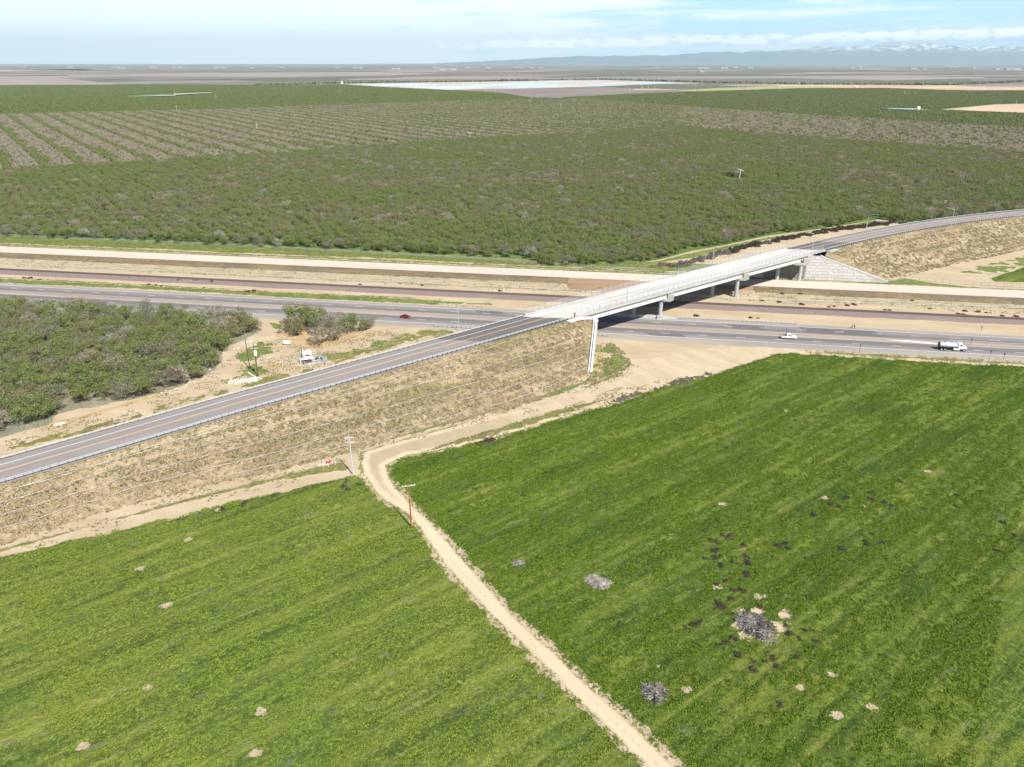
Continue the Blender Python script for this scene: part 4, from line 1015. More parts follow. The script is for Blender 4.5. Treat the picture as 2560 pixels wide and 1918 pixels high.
def stuff_trees(name, label, V, kinds, kl):
    """one object: trees as instances on the points of a mesh; V rows x, y, scale, turn; kl maps kind index -> list of (crown, trunk)"""
    me = bpy.data.meshes.new(name); me.vertices.add(len(V))
    co = np.zeros((len(V), 3), np.float32); co[:,:2] = V[:,:2]; me.vertices.foreach_set('co', co.ravel())
    a = me.attributes.new('kindn', 'INT', 'POINT'); a.data.foreach_set('value', kinds.astype(np.int32))
    a = me.attributes.new('sc', 'FLOAT', 'POINT'); a.data.foreach_set('value', V[:,2].astype(np.float32))
    a = me.attributes.new('rz', 'FLOAT', 'POINT'); a.data.foreach_set('value', V[:,3].astype(np.float32))
    me.update()
    o = bpy.data.objects.new(name, me); col.objects.link(o)
    tag(o, label, 'trees', None, 'stuff')
    t = bpy.data.node_groups.new(name+'_scatter', 'GeometryNodeTree')
    t.interface.new_socket('Geometry', in_out='INPUT', socket_type='NodeSocketGeometry'); t.interface.new_socket('Geometry', in_out='OUTPUT', socket_type='NodeSocketGeometry')
    nn = t.nodes; gi = nn.new('NodeGroupInput'); go = nn.new('NodeGroupOutput'); join = nn.new('GeometryNodeJoinGeometry'); t.links.new(join.outputs[0], go.inputs[0])
    def na(nm, ty):
        x = nn.new('GeometryNodeInputNamedAttribute'); x.data_type = ty; x.inputs[0].default_value = nm; return x.outputs[0]
    kn, sc, rz = na('kindn', 'INT'), na('sc', 'FLOAT'), na('rz', 'FLOAT')
    cx = nn.new('ShaderNodeCombineXYZ'); t.links.new(rz, cx.inputs[2])
    for ki, (crown, trunk) in enumerate(kl):
        j = nn.new('GeometryNodeJoinGeometry')
        for m_ in (crown, trunk):
            src = bpy.data.objects.new(name+'_source', m_)
            oi = nn.new('GeometryNodeObjectInfo'); oi.inputs['Object'].default_value = src; oi.inputs['As Instance'].default_value = False
            t.links.new(oi.outputs['Geometry'], j.inputs[0])
        cmp_ = nn.new('FunctionNodeCompare'); cmp_.data_type = 'INT'; cmp_.operation = 'EQUAL'
        ins = [s_ for s_ in cmp_.inputs if s_.type == 'INT']; t.links.new(kn, ins[0]); ins[1].default_value = ki
        ip = nn.new('GeometryNodeInstanceOnPoints')
        t.links.new(gi.outputs[0], ip.inputs['Points']); t.links.new(j.outputs[0], ip.inputs['Instance']); t.links.new(cmp_.outputs[0], ip.inputs['Selection'])
        t.links.new(cx.outputs[0], ip.inputs['Rotation']); t.links.new(sc, ip.inputs['Scale'])
        t.links.new(ip.outputs[0], join.inputs[0])
    md = o.modifiers.new('scatter', 'NODES'); md.node_group = t
    return o
rest = [p for p in allp if id(p) not in inds]
ki = {}; kl = []
for k in ('green','olive','grey','pale','brown'):
    for v in range(2): ki[(k, v)] = len(kl); kl.append((KN[k][v].crown, KN[k][v].trunk))
rest = [p for p in rest if p[2] != 'dead']
V = np.array([(p[0], p[1], p[3], rng.uniform(0, 6.28)) for p in rest]); kd = np.array([ki[(p[2], int(rng.integers(0, 2)))] for p in rest])
# striped block and the blocks behind it: lighter trees
kf = {k: len(kl)+i for i, k in enumerate(('green','olive','grey','pale','brown'))}
kl += [(KL[k].crown, KL[k].trunk) for k in ('green','olive','grey','pale','brown')]
X, Y, row = grid_trees(PA + PB[::-1], 6.4, 6.4, .7, 3)
rr5 = row % 5
gi_ = np.random.default_rng(8)
wc = choose({'brown': 86, 'grey': 10, 'olive': 4}, len(X), gi_); wg = choose({'olive': 45, 'green': 55}, len(X), gi_)
right = (X > Y*.22)
patchy = fbm(X*.006, Y*.02, 51, 3)
isg = np.where(right, gi_.random(len(X)) < .12, (rr5 == 0) | ((rr5 == 1) & (patchy > .60)))
kk = np.where(isg, wg, wc)
keep = gi_.random(len(X)) > np.where(isg, .0, .06)
sc = np.where(isg, gi_.uniform(.92, 1.12, len(X)), gi_.uniform(.72, .92, len(X)))
V2 = np.stack([X, Y, sc, gi_.uniform(0, 6.28, len(X))], 1)[keep]; km = {k: len(kl)+i for i, k in enumerate(('green','olive','grey','pale','brown'))}; kl += [(KM[k].crown, KM[k].trunk) for k in ('green','olive','grey','pale','brown')]; k2 = np.array([km[k] for k in kk[keep]])
polyG2L = [PB[i] for i in range(0, 7)] + G2L[::-1][1:]
X, Y, row = grid_trees(polyG2L, 6.8, 6.8, .6, 4, ymax=3900)
kk = choose({'green': 75, 'olive': 25}, len(X), gi_)
skip = sdf_poly(X, Y, [(-1186.2,2355.4),(-1287.5,2560.4),(-1229.1,2803.6),(-1075.5,2803.6),(-1034.1,2694.0),(-1058.2,2498.3),(-1060.5,2355.4)]) > 0
skip |= (row % 5 == 0) & (gi_.random(len(X)) < .5)
V3 = np.stack([X, Y, gi_.uniform(.74, .92, len(X)), gi_.uniform(0, 6.28, len(X))], 1)[~skip]; k3 = np.array([kf[k] for k in kk[~skip]])
X, Y, row = grid_trees(G2R, 7.2, 7.2, .5, 6, ymax=3900)
kk = choose({'green': 60, 'olive': 30, 'grey': 10}, len(X), gi_)
skip = sdf_poly(X, Y, [(827.7,1735.3),(920.1,1820.8),(988.2,1804.6),(965.4,1727.9),(1080.6,1598.3),(1195.0,1537.4),(1629.5,2112.9),(1289.2,2029.1),(1016.1,1796.7),(953.5,1706.1),(865.5,1691.8)]) > 0
V4 = np.stack([X, Y, gi_.uniform(.72, .92, len(X)), gi_.uniform(0, 6.28, len(X))], 1)[~skip]; k4 = np.array([kf[k] for k in kk[~skip]])
V = np.concatenate([V, V2, V3, V4]); kd = np.concatenate([kd, k2, k3, k4])
print('TREES', len(rest), len(V2), len(V3), len(V4))
stuff_trees('orchard_trees', 'vast blocks of orchard trees in straight rows reaching back towards the horizon', V, kd, kl)
# hedge-like tree lines and distant groves on the plain
def tree_line(name, label, segs, hgt=7, wd=10):
    V_ = []; F_ = []; gg = np.random.default_rng(len(segs))
    for (x0, y0), (x1, y1) in segs:
        L_ = math.hypot(x1-x0, y1-y0); k = int(L_/9)+1
        for i in range(k):
            f = i/k; x = x0+(x1-x0)*f; y = y0+(y1-y0)*f
            for q in range(5):
                c_ = np.array([x+gg.normal()*3, y+gg.normal()*4, hgt*gg.uniform(.25, .95)]); a, b_ = gg.normal(size=(2,3))*wd*.35; n0 = len(V_)
                V_ += [c_-a, c_-b_, c_+a, c_+b_]; F_.append((n0, n0+1, n0+2, n0+3))
    me = np_mesh(name, np.array(V_), np.array(F_), M['c_olive'], False, {'tint': ('FACE', gg.random(len(F_))*.5), 'twig': ('FACE', np.zeros(len(F_)))})
    return tag(link_mesh(name, me), label, 'trees', None, 'stuff')
TL = [(-1232,3703),(-908,4064),(-908,4064),(-403,4315),(-403,4315),(0,4600),(0,4600),(561,4924),(561,4924),(1054,4228),(1054,4228),(1450,3875),(1450,3875),(2162,3770),(2162,3770),(2927,4406)]
tree_line('tree_belt', 'dark belts of orchard edge trees behind the ponds and bare fields', [(TL[i], TL[i+1]) for i in range(0, len(TL)-1, 2)])

# ------------------------------------------------------------------ brush, tumbleweeds, branch piles
def twig_ball(seed, r, h, n, mat, leaf=.35):
    g = np.random.default_rng(seed)
    d = g.normal(size=(n,3)); d /= np.linalg.norm(d, axis=1)[:,None]; d[:,2] = np.abs(d[:,2])
    k = g.uniform(.3, 1.0, n)**.5
    lump = 1+.25*np.sin(d[:,0]*5+seed)+.2*np.cos(d[:,1]*6)
    C = d*(k*lump)[:,None]*np.array([r, r, h])
    nr = d+g.normal(size=(n,3))*.8; nr /= np.linalg.norm(nr, axis=1)[:,None]; up = g.normal(size=(n,3)); u = np.cross(nr, up); u /= np.linalg.norm(u, axis=1)[:,None]; v = np.cross(nr, u)
    su = leaf*g.uniform(.5, 1.4, n); sv = su*g.uniform(.2, .7, n)
    V = np.stack([C-u*su[:,None]*.5, C-v*sv[:,None]*.5, C+u*su[:,None]*.5, C+v*sv[:,None]*.5], 1).reshape(-1, 3)
    return np_mesh('twigs', V, np.arange(n*4).reshape(-1,4), mat, False, {'tint': ('FACE', g.random(n)), 'twig': ('FACE', np.zeros(n))})
WD = [twig_ball(500+i, 1.0, .75, 260, M['c_weed'], .4) for i in range(3)]
WG = [twig_ball(520+i, 1.0, .75, 260, M['c_weedg'], .4) for i in range(3)]
WV = [twig_ball(540+i, 1.0, .6, 260, M['c_greybush'], .4) for i in range(3)]
def bush(x, y, r, fam, name, label, cat, grp, z=0.0, sq=1.0):
    o = bpy.data.objects.new(name, fam[int(rng.integers(0, len(fam)))]); col.objects.link(o)
    o.location = (x, y, z); o.scale = (r*rng.uniform(.85, 1.2), r*rng.uniform(.85, 1.2), r*sq); o.rotation_euler.z = rng.uniform(0, 6.28)
    return tag(o, label, cat, grp)
BR = [(79.7,376.2),(88.2,373.7),(98.8,382.1),(107.3,389.9),(119.1,400.8),(134.8,415.3),(150.5,427.5),(166.0,437.1),(182.9,449.4),(199.3,458.7),(216.3,468.4),(232.9,475.9),(249.9,483.6),(264.0,490.3)]
for i in range(74):
    f = i/73; x, y = poly_at(BR, f); w = 1.0 if f < .05 else 2.4
    dark = (vnoise(np.array([f*9.0]), np.array([.5]), 3)[0] > .47) or f > .62
    for k in range(2):
        bush(x+rng.normal()*.8, y+rng.normal()*w*.8, rng.uniform(1.5, 2.5), WD if dark else WG, 'brush_heap',
             'dark brown tumbleweed heap in the windrow beside the orchard' if dark else 'grey dry brush heap in the windrow beside the orchard', 'brush',
             'dark brush heaps in the windrow' if dark else 'grey brush heaps in the windrow', 0, .8)
TW = [(48.9,135.2),(46.6,132.7),(50.4,133.7),(45.5,133.4),(45.7,129.8),(44.7,127.1),(42.6,126.8),(46.2,127.8),(50.2,135.1),(52.6,131.5),(51.9,127.5),(51.6,125.6),(48.2,125.6),(45.4,124.4),(50.1,124.5),(49.2,125.0),(51.6,125.0),(53.8,124.0),(46.6,121.8),(50.1,122.0),(50.2,121.1),(48.3,119.7),(45.1,119.3),(42.9,118.5),(45.9,116.5),(47.7,116.3),(44.8,113.9),(41.6,112.6),(44.0,113.3),(40.8,111.0),(42.0,111.3),(42.5,111.8),(36.8,107.5),(35.6,106.6),(37.4,107.3),(33.7,105.7),(43.0,109.4),(46.7,110.2),(47.0,109.5),(49.9,111.8),(52.3,111.5),(42.0,102.9),(41.8,103.3),(40.3,101.8),(39.0,101.4),(54.6,103.1),(53.1,104.1),(53.5,106.3),(56.5,105.1),(57.6,102.2),(41.4,98.8),(42.1,98.9),(47.2,99.3),(46.3,97.4),(47.9,97.9),(48.0,96.2),(43.5,95.4),(52.4,98.5),(45.6,87.7),(44.0,97.4)]
for (x, y) in TW: bush(x, y, rng.uniform(.5, 1.0), WD, 'tumbleweed', 'dark dead tumbleweed lying in the right field around the wood pile', 'tumbleweed', 'tumbleweeds in the middle of the right field', .1, .7)
TW2 = [(79.0,148.1),(80.5,147.1),(84.7,151.2),(84.1,150.6),(89.9,150.3),(90.5,150.6),(91.5,153.2),(96.3,155.4),(101.6,158.7),(102.4,157.1),(92.6,148.7),(93.5,147.4),(105.4,152.1),(109.6,147.1),(116.8,140.4),(116.4,135.4),(74.3,130.2),(80.7,132.4),(84.4,132.4),(62.6,130.2),(62.1,130.6),(62.1,132.1),(60.3,131.2),(73.0,143.4),(108.6,129.5),(112.5,152.1),(99.2,144.2)]
for (x, y) in TW2: bush(x, y, rng.uniform(.5, 1.05), WD, 'tumbleweed', 'dark dead tumbleweed lying in the upper right part of the right field', 'tumbleweed', 'tumbleweeds in the far part of the right field', .1, .7)
for i in range(150):
    x = 20+rng.random()*135; y = 92+rng.random()*95
    if y > 92 and sdf_poly(np.array([x]), np.array([y]), RF)[0] > 4 and fbm(np.array([x*.04]), np.array([y*.04]), 77, 3)[0] > .47: bush(x, y, rng.uniform(.22, .6), WD, 'tumbleweed', 'small dark dead weed scattered over the lower right of the right field', 'tumbleweed', 'small weeds scattered over the right field', .12, .7)
for (x, y) in [(-9.8,178.5),(-8.9,179.2),(-7.9,179.9),(-6.7,180.6),(-5.8,181.1)]: bush(x, y, rng.uniform(.9, 1.3), WD, 'tumbleweed', 'brown tumbleweed in the short row at the field edge beside the track bend', 'tumbleweed', 'short row of tumbleweeds by the track bend', .05, .7)
for (x, y) in [(-43.6,156.2),(-42.9,156.7),(-42.1,154.7),(-41.6,156.5),(-39.8,156.9),(-39.6,159.2),(-60.0,152.1),(-63.5,149.4),(-66.5,148.1),(-71.1,145.9),(-75.2,143.7),(-79.6,141.4),(-43.5,158.7),(-35.6,149.9)]: bush(x, y, rng.uniform(.6, 1.2), WD if rng.random() < .6 else WV, 'tumbleweed', 'dark weed clump along the upper edge of the left field', 'tumbleweed', 'weed clumps along the left field edge', .05, .6)
for (x, y) in [(33.2,207.3),(35.1,208.2),(36.9,209.8),(39.5,211.3),(41.8,212.8),(48.3,216.0),(50.6,217.6),(52.5,218.2),(54.9,220.9),(57.1,222.5),(58.8,224.2),(59.8,222.5),(61.7,224.9),(63.9,226.3),(66.2,225.9),(69.0,229.1),(76.7,231.2),(79.3,233.0),(81.6,234.4),(83.9,235.6),(55.6,218.9),(57.9,220.9),(59.4,220.2),(36.0,205.3),(44.9,207.9)]: bush(x, y, rng.uniform(1.0, 1.9), WV, 'weed_bush', 'grey green weed clump along the top edge of the right field', 'bush', 'grey weeds along the right field edge', 0, .45)
for (x, y) in [(-210.4,357.2),(-206.9,355.6),(-201.4,354.9),(-195.5,353.4),(-190.7,351.9),(-186.0,350.5),(-179.5,349.7),(-171.8,348.3),(-167.5,346.8),(-158.8,346.1),(-149.9,344.0),(-143.4,342.6),(-179.5,339.8),(-175.4,338.4),(-171.8,337.0),(-149.8,333.6),(-126.4,327.7),(-124.0,329.0),(-248.9,351.9),(-245.3,351.2),(-238.5,348.3)]: bush(x, y, rng.uniform(.8, 1.5), WD, 'tumbleweed', 'dark tumbleweed caught beside the railway ballast on the left', 'tumbleweed', 'tumbleweeds beside the railway on the left', 0, .7)
for (x, y) in [(115.3,313.9),(122.4,311.5),(131.4,308.5),(131.9,307.9),(145.1,305.6),(151.5,306.8),(155.1,307.9),(142.3,304.5),(165.5,300.5),(167.4,300.0),(186.5,302.2),(194.8,295.0),(196.8,293.9),(200.0,298.8),(205.2,297.7),(208.1,296.6),(212.4,292.3),(217.8,291.3),(184.4,313.9),(128.2,324.4),(136.7,324.4),(228.6,310.9),(79.8,292.3),(102.5,289.7),(105.6,289.2),(-75.1,339.8),(-55.6,341.2),(-23.6,337.0),(-5.8,329.0),(-44.3,338.4)]: bush(x, y, rng.uniform(.6, 1.25), WD, 'tumbleweed', 'dark tumbleweed on the sand beside the railway to the right', 'tumbleweed', 'tumbleweeds beside the railway on the right', 0, .65)
def branch_pile(c, rx, ry, h, n, label, m1, m2, seed, thick=.06):
    g = random.Random(seed); root = thing('branch_pile', label, 'wood pile', (*c, 0))
    for part, mm, cnt in (('branches', m1, n), ('dark_branches', m2, n//2)):
        b = MB()
        lob = [(g.uniform(-.5,.5)*rx, g.uniform(-.5,.5)*ry, g.uniform(.4,.65)) for _ in range(5)]
        for i in range(cnt):
            lx, ly, lr = lob[i % 5]
            a = g.uniform(0, 6.28); r_ = g.random()**.6; x = lx+rx*lr*r_*math.cos(a); y = ly+ry*lr*r_*math.sin(a)
            z = h*max(0.05, (1-r_**2))*g.uniform(.25, 1.0)+.15; L_ = g.uniform(.6, 2.4); t = g.uniform(0, 6.28); p = g.uniform(-.25, .35)
            dx, dy, dz = math.cos(t)*L_/2, math.sin(t)*L_/2, math.sin(p)*L_/2; th = thick*g.uniform(.5, 1.5)
            b.tube([(x-dx, y-dy, z-dz), (x+g.uniform(-.1,.1), y+g.uniform(-.1,.1), z+.08), (x+dx, y+dy, z+dz)], [th, th*.8, th*.4], 4, False)
        b.build(part, mm, root, fix=False)
branch_pile([(47.5,105.8)][0], 3.7, 4.3, 1.4, 560, 'large heap of bleached grey branches in the right field', M['sticks'], M['sticksd'], 1)
branch_pile([(24.7,89.9)][0], 2.2, 2.5, .9, 300, 'smaller heap of grey branches near the dirt track in the right field', M['sticks'], M['sticksd'], 2)
branch_pile([(18.4,119.1)][0], 2.9, 2.6, .22, 380, 'flat patch of grey twigs left of the big wood pile', M['sticks'], M['sticks'], 3, .05)
branch_pile([(1.6,125.3)][0], 1.7, 1.0, .2, 60, 'small pale scatter of sticks beside the dirt track', M['sticks'], M['sticks'], 4, .05)

# ------------------------------------------------------------------ low growth: crop tufts on the fields, dry tufts on the slopes
def tuft(seed, r, h, n, mat, leaf):
    g = np.random.default_rng(seed)
    a = g.uniform(0, 6.28, n); rr = r*np.sqrt(g.random(n)); C = np.stack([rr*np.cos(a), rr*np.sin(a), h*g.uniform(.2, 1, n)], 1)
    nr = np.stack([np.cos(a), np.sin(a), g.uniform(.3, 1.4, n)], 1)+g.normal(size=(n,3))*.5; nr /= np.linalg.norm(nr, axis=1)[:,None]
    u = np.cross(nr, g.normal(size=(n,3))); u /= np.linalg.norm(u, axis=1)[:,None]; v = np.cross(nr, u); su = leaf*g.uniform(.6, 1.4, n)[:,None]
    V = np.stack([C-u*su, C-v*su*.6, C+u*su, C+v*su*.6], 1).reshape(-1, 3)
    return np_mesh('tuft', V, np.arange(n*4).reshape(-1,4), mat, False, {'tint': ('FACE', g.random(n)), 'twig': ('FACE', np.zeros(n))})
def scatter(name, label, V, kinds, meshes):
    """V rows x, y, z, scale, turn"""
    me = bpy.data.meshes.new(name); me.vertices.add(len(V)); me.vertices.foreach_set('co', np.ascontiguousarray(V[:,:3], dtype=np.float32).ravel())
    for an, ty, d in (('kindn','INT',kinds.astype(np.int32)), ('sc','FLOAT',V[:,3].astype(np.float32)), ('rz','FLOAT',V[:,4].astype(np.float32))):
        a = me.attributes.new(an, ty, 'POINT'); a.data.foreach_set('value', d)
    o = bpy.data.objects.new(name, me); col.objects.link(o); tag(o, label, 'ground cover', None, 'stuff')
    t = bpy.data.node_groups.new(name+'_scatter', 'GeometryNodeTree')
    t.interface.new_socket('Geometry', in_out='INPUT', socket_type='NodeSocketGeometry'); t.interface.new_socket('Geometry', in_out='OUTPUT', socket_type='NodeSocketGeometry')
    nn = t.nodes; gi = nn.new('NodeGroupInput'); go = nn.new('NodeGroupOutput'); join = nn.new('GeometryNodeJoinGeometry'); t.links.new(join.outputs[0], go.inputs[0])
    def na(nm, ty):
        x = nn.new('GeometryNodeInputNamedAttribute'); x.data_type = ty; x.inputs[0].default_value = nm; return x.outputs[0]
    kn, sc, rz = na('kindn', 'INT'), na('sc', 'FLOAT'), na('rz', 'FLOAT'); cx = nn.new('ShaderNodeCombineXYZ'); t.links.new(rz, cx.inputs[2])
    for ki_, m_ in enumerate(meshes):
        oi = nn.new('GeometryNodeObjectInfo'); oi.inputs['Object'].default_value = bpy.data.objects.new(name+'_source', m_)
        cmp_ = nn.new('FunctionNodeCompare'); cmp_.data_type = 'INT'; cmp_.operation = 'EQUAL'
        ins = [s_ for s_ in cmp_.inputs if s_.type == 'INT']; t.links.new(kn, ins[0]); ins[1].default_value = ki_
        ip = nn.new('GeometryNodeInstanceOnPoints'); t.links.new(gi.outputs[0], ip.inputs['Points']); t.links.new(oi.outputs['Geometry'], ip.inputs['Instance']); t.links.new(cmp_.outputs[0], ip.inputs['Selection'])
        t.links.new(cx.outputs[0], ip.inputs['Rotation']); t.links.new(sc, ip.inputs['Scale']); t.links.new(ip.outputs[0], join.inputs[0])
    o.modifiers.new('scatter', 'NODES').node_group = t
    return o
gt = np.random.default_rng(77)
def field_tufts(name, label, poly, holes, mat, n, ymax, dens):
    x = gt.uniform(-235, 235, n*3); y = gt.uniform(62, ymax, n*3)
    # more points close to the viewer, where single plants show
    k = (np.abs(x) < y*.76+14) & (gt.random(n*3) < np.clip((150/y)**1.2, 0, 1)); x = x[k]; y = y[k]
    d = sdf_poly(x, y, poly) + (fbm(x*.4, y*.4, 5, 5)-.5)*2.6
    for hx, hy, hr in holes: d = np.minimum(d, np.hypot(x-hx, y-hy)-hr*.8)
    o_ = -x*math.sin(OB)+y*math.cos(OB); s_ = x*math.cos(OB)+y*math.sin(OB)
    for hx, hy, hr in AVOID: d = np.minimum(d, np.hypot(x-hx, y-hy)-hr)
    den = fbm(s_*.09, o_*.55, 91, 4)*.4+fbm(x*.7, y*.7, 92, 3)*.6 + .055*np.sin(o_*1.85+3*fbm(x*.04, y*.04, 93, 2)) + .04*np.sin(o_*.47+2*fbm(x*.03, y*.03, 94, 2))
    k = (d > -.35) & (den > dens) & (gt.random(len(x)) < .85); x = x[k]; y = y[k]; d = d[k]; den = den[k]
    sc_ = gt.uniform(.45, 1.15, len(x))*np.clip(.5+(den-dens)*5, .6, 1.4)*np.where(d < .5, .7, 1)
    V_ = np.stack([x, y, np.full(len(x), .12)+np.clip(d, -.3, 0)*.3, sc_, gt.uniform(0, 6.28, len(x))], 1)
    tk = [tuft(600+i, .34, .28, 24, M[mat], .085) for i in range(3)]
    print('TUFTS', name, len(V_))
    scatter(name, label, V_, gt.integers(0, 3, len(V_)), tk)
AVOID = [(*[(47.5,105.8)][0], 4.6), (*[(24.7,89.9)][0], 2.4), (*[(18.4,119.1)][0], 2.8), (*[(1.6,125.3)][0], 1.5)] + [(x, y, .75) for x, y in TW+TW2]
HRs = [(x, y, r) for (x, y), r in HR]; HLs = [(x, y, r) for (x, y), r in HL]
field_tufts('crop_plants', 'low green cover crop growing over the right field', RF, HRs, 'c_crop', 330000, 300, .39)
field_tufts('crop_plants', 'low lighter green cover crop growing over the left field', LF, HLs, 'c_cropl', 200000, 190, .43)
def slope_tufts(label, tops, toes, n, seed, i0=0, i1=None):
    g = np.random.default_rng(seed); i1 = i1 or len(tops)-1
    T = np.array([tuple(v) for v in tops]); B = np.array([tuple(v) for v in toes])
    u = g.uniform(i0, i1, n); f = g.random(n)*1.05; i = u.astype(int); w = (u-i)[:,None]; i2 = np.minimum(i+1, len(T)-1)
    t_ = T[i]*(1-w)+T[i2]*w; b_ = B[i]*(1-w)+B[i2]*w; p = t_+(b_-t_)*f[:,None]
    k = (np.abs(p[:,0]) < p[:,1]*.78+15) & ((fbm(p[:,0]*.12, p[:,1]*.3, seed, 4)*.3+fbm(p[:,0]*.9, p[:,1]*.9, seed+3, 3)*.7) + .22*(vnoise(f*22, u*.02, seed+9)-.5) > .52)
    p = p[k]; p[:,2] = np.maximum(p[:,2]-.1, .02)
    gz = fbm(p[:,0]*.05, p[:,1]*.08, seed+7, 4); r_ = g.random(len(p))
    kd_ = np.where(r_ < .62, 0, np.where(r_ < .76+np.clip((gz-.5)*2.2, -.16, .32), 1, 2))
    V_ = np.concatenate([p, g.uniform(.35, .9, len(p))[:,None], g.uniform(0, 6.28, len(p))[:,None]], 1)
    scatter('dry_grass', label, V_, kd_, [tuft(700, .34, .3, 14, M['c_straw'], .15), tuft(701, .38, .3, 14, M['c_weedy'], .16), tuft(702, .32, .28, 12, M['c_brush'], .14)])
    print('SLOPE', len(V_))
slope_tufts('dry grass and weeds covering the left embankment slope', topsL, toesL, 130000, 3, 100)
slope_tufts('dry grass and weeds covering the right embankment slope', tR_, toR_, 170000, 9, 0, 200)
def area_tufts(name, label, poly, n, meshes, thr, seed, z=.03, smin=.4, smax=1.0):
    g = np.random.default_rng(seed); A = np.array(poly); x = g.uniform(A[:,0].min(), A[:,0].max(), n); y = g.uniform(A[:,1].min(), A[:,1].max(), n)
    k = (sdf_poly(x, y, poly) > -.5) & (fbm(x*.2, y*.35, seed, 5) > thr) & (np.abs(x) < y*.76+10); x = x[k]; y = y[k]
    scatter(name, label, np.stack([x, y, np.full(len(x), z), g.uniform(smin, smax, len(x)), g.uniform(0, 6.28, len(x))], 1), g.integers(0, len(meshes), len(x)), meshes)
tgs = [tuft(710, .34, .25, 12, M['c_cropl'], .14), tuft(711, .34, .25, 12, M['c_weedy'], .14), tuft(712, .34, .25, 12, M['c_straw'], .14), tuft(713, .3, .25, 12, M['c_brush'], .14)]
area_tufts('weeds', 'scattered weeds on the dirt yard between the left ramp and the grove', [(-144.7,174.8),(-123.1,187.5),(-100.1,211.3),(-73.8,231.2),(-43.6,257.9),(-23.4,271.3),(-29.7,276.1),(-53.8,272.3),(-76.0,263.1),(-92.9,266.7),(-103.2,250.3),(-105.7,233.0),(-111.4,216.0),(-129.5,199.5),(-149.0,181.4)], 30000, tgs, .52, 21, .05, .3, .8)
area_tufts('weeds', 'weeds growing in bands between the railway and the raised bed', strip_poly(326, 341, -330, 330, 60), 70000, tgs, .53, 22)
area_tufts('weeds', 'weeds and grass between the embankment foot and the dirt track', [(-116.2,131.5),(-92.9,149.2),(-62.5,164.5),(-42.2,176.4),(-20.3,190.4),(-1.3,200.9),(27.8,229.4),(44.3,242.4),(45.7,233.0),(18.1,206.7),(1.2,196.8),(-17.9,187.5),(-33.3,178.5),(-41.4,170.0),(-60.2,156.7),(-79.9,148.1),(-113.7,127.8)], 26000, tgs[:3], .50, 23)
area_tufts('weeds', 'weeds on the strip between the upper track and the right field', [(-25.8,173.3),(-9.5,185.0),(15.2,200.9),(38.0,219.2),(58.5,225.9),(47.7,212.8),(32.6,204.4),(14.7,194.0),(-9.2,179.5)], 12000, tgs[:3], .50, 24)
area_tufts('weeds', 'grass along the verge beyond the raised bed', strip_poly(368, 391, -400, 55, 60), 60000, [tgs[0], tgs[1]], .44, 31, .05)
area_tufts('weeds', 'grass along the strip between highway and railway', strip_poly(297.8, 306, -400, -60, 60), 16000, [tgs[0], tgs[1]], .44, 32, .08)
area_tufts('weeds', 'grass on the near shoulder between highway and right field', strip_poly(262.5, 267.3, 70, 250, 30), 6000, tgs, .46, 33, .08)
area_tufts('weeds', 'grass patch at the foot of the near retaining wall', [(32.2,257.9),(38.9,259.1),(41.8,250.7),(43.6,239.7),(40.2,232.3),(36.8,226.3),(30.3,222.5),(23.6,216.9),(28.0,227.7)], 5000, [tgs[0], tgs[1], tgs[2]], .45, 34, .12)
# ------------------------------------------------------------------ guardrails, fences, lamps
def guardrail(label, fn, zf, s0, s1, side, step=1.905, group='steel guardrails', hgt=.78, dark=()):
    """fn(s) -> xy; side: where the posts stand (+1 / -1 across)"""
    root = thing('guardrail', label, 'guardrail', (*fn(s0), zf(s0)), 0, group)
    n = int((s1-s0)/step); b = MB(); rg = []
    for i in range(0, n+1):
        s = s0+(s1-s0)*i/n; a = Vector(fn(s-.5)); c_ = Vector(fn(s+.5)); d = (c_-a).normalized(); nn = Vector((-d.y, d.x))*side; p = Vector(fn(s)); z = zf(s)
        def q(k, zz): return (p.x+nn.x*k, p.y+nn.y*k, z+zz)
        rg.append([q(0,hgt-.31), q(-.08,hgt-.26), q(-.08,hgt-.20), q(0,hgt-.155), q(-.08,hgt-.11), q(-.08,hgt-.05), q(0,hgt), q(.10,hgt), q(.10,hgt-.31)])
    b.loft(rg); b.build('rail', M['galv'], root, world=True)
    proto = None; big = MB(); cnt = 0
    for i in range(0, n+1):
        s = s0+(s1-s0)*i/n; p = Vector(fn(s)); a = Vector(fn(s+.5)); d = (a-p).normalized(); nn = Vector((-d.y, d.x))*side; z = zf(s); rz = math.atan2(d.y, d.x)
        c_ = (p.x+nn.x*.22, p.y+nn.y*.22)
        if cnt >= 98: big.obox(c_, rz, .16, .24, z-.3, z+hgt+.02); continue
        if proto is None:
            pb = MB(); pb.box(-.08,.08,-.12,.12,-.3,hgt+.02); proto = pb.build('post', M['galvd'], root)
            o = proto
        else: o = proto.copy(); col.objects.link(o); o.parent = root
        o.location = (c_[0]-root.location.x, c_[1]-root.location.y, z-root.location.z); o.rotation_euler.z = rz; cnt += 1
        if any(abs(s-x) < 6 for x in dark): o.scale = (2.2, 1.6, 1.0)
    if big.f: tag(big.build('post', M['galvd'], root, world=True), kind='stuff')
    return root
jl_n = s_at(256.2, -6.6); jl_f = s_at(256.2, 6.6)
guardrail('steel guardrail along the near edge of the left ramp', lambda s: so(s, -6.65), zr, -16, jl_n-.5, -1, dark=(jl_n-6,))
guardrail('steel guardrail along the far edge of the left ramp', lambda s: so(s, 6.75), zr, -20, jl_f-.5, 1, dark=())
jr_n = s_at(380.4, -6.6); jr_f = s_at(380.4, 6.6)
guardrail('steel guardrail along the near edge of the curving right ramp', lambda s: so(s, -6.65), zr, jr_n+.5, jr_n+270, -1, dark=(jr_n+6,))
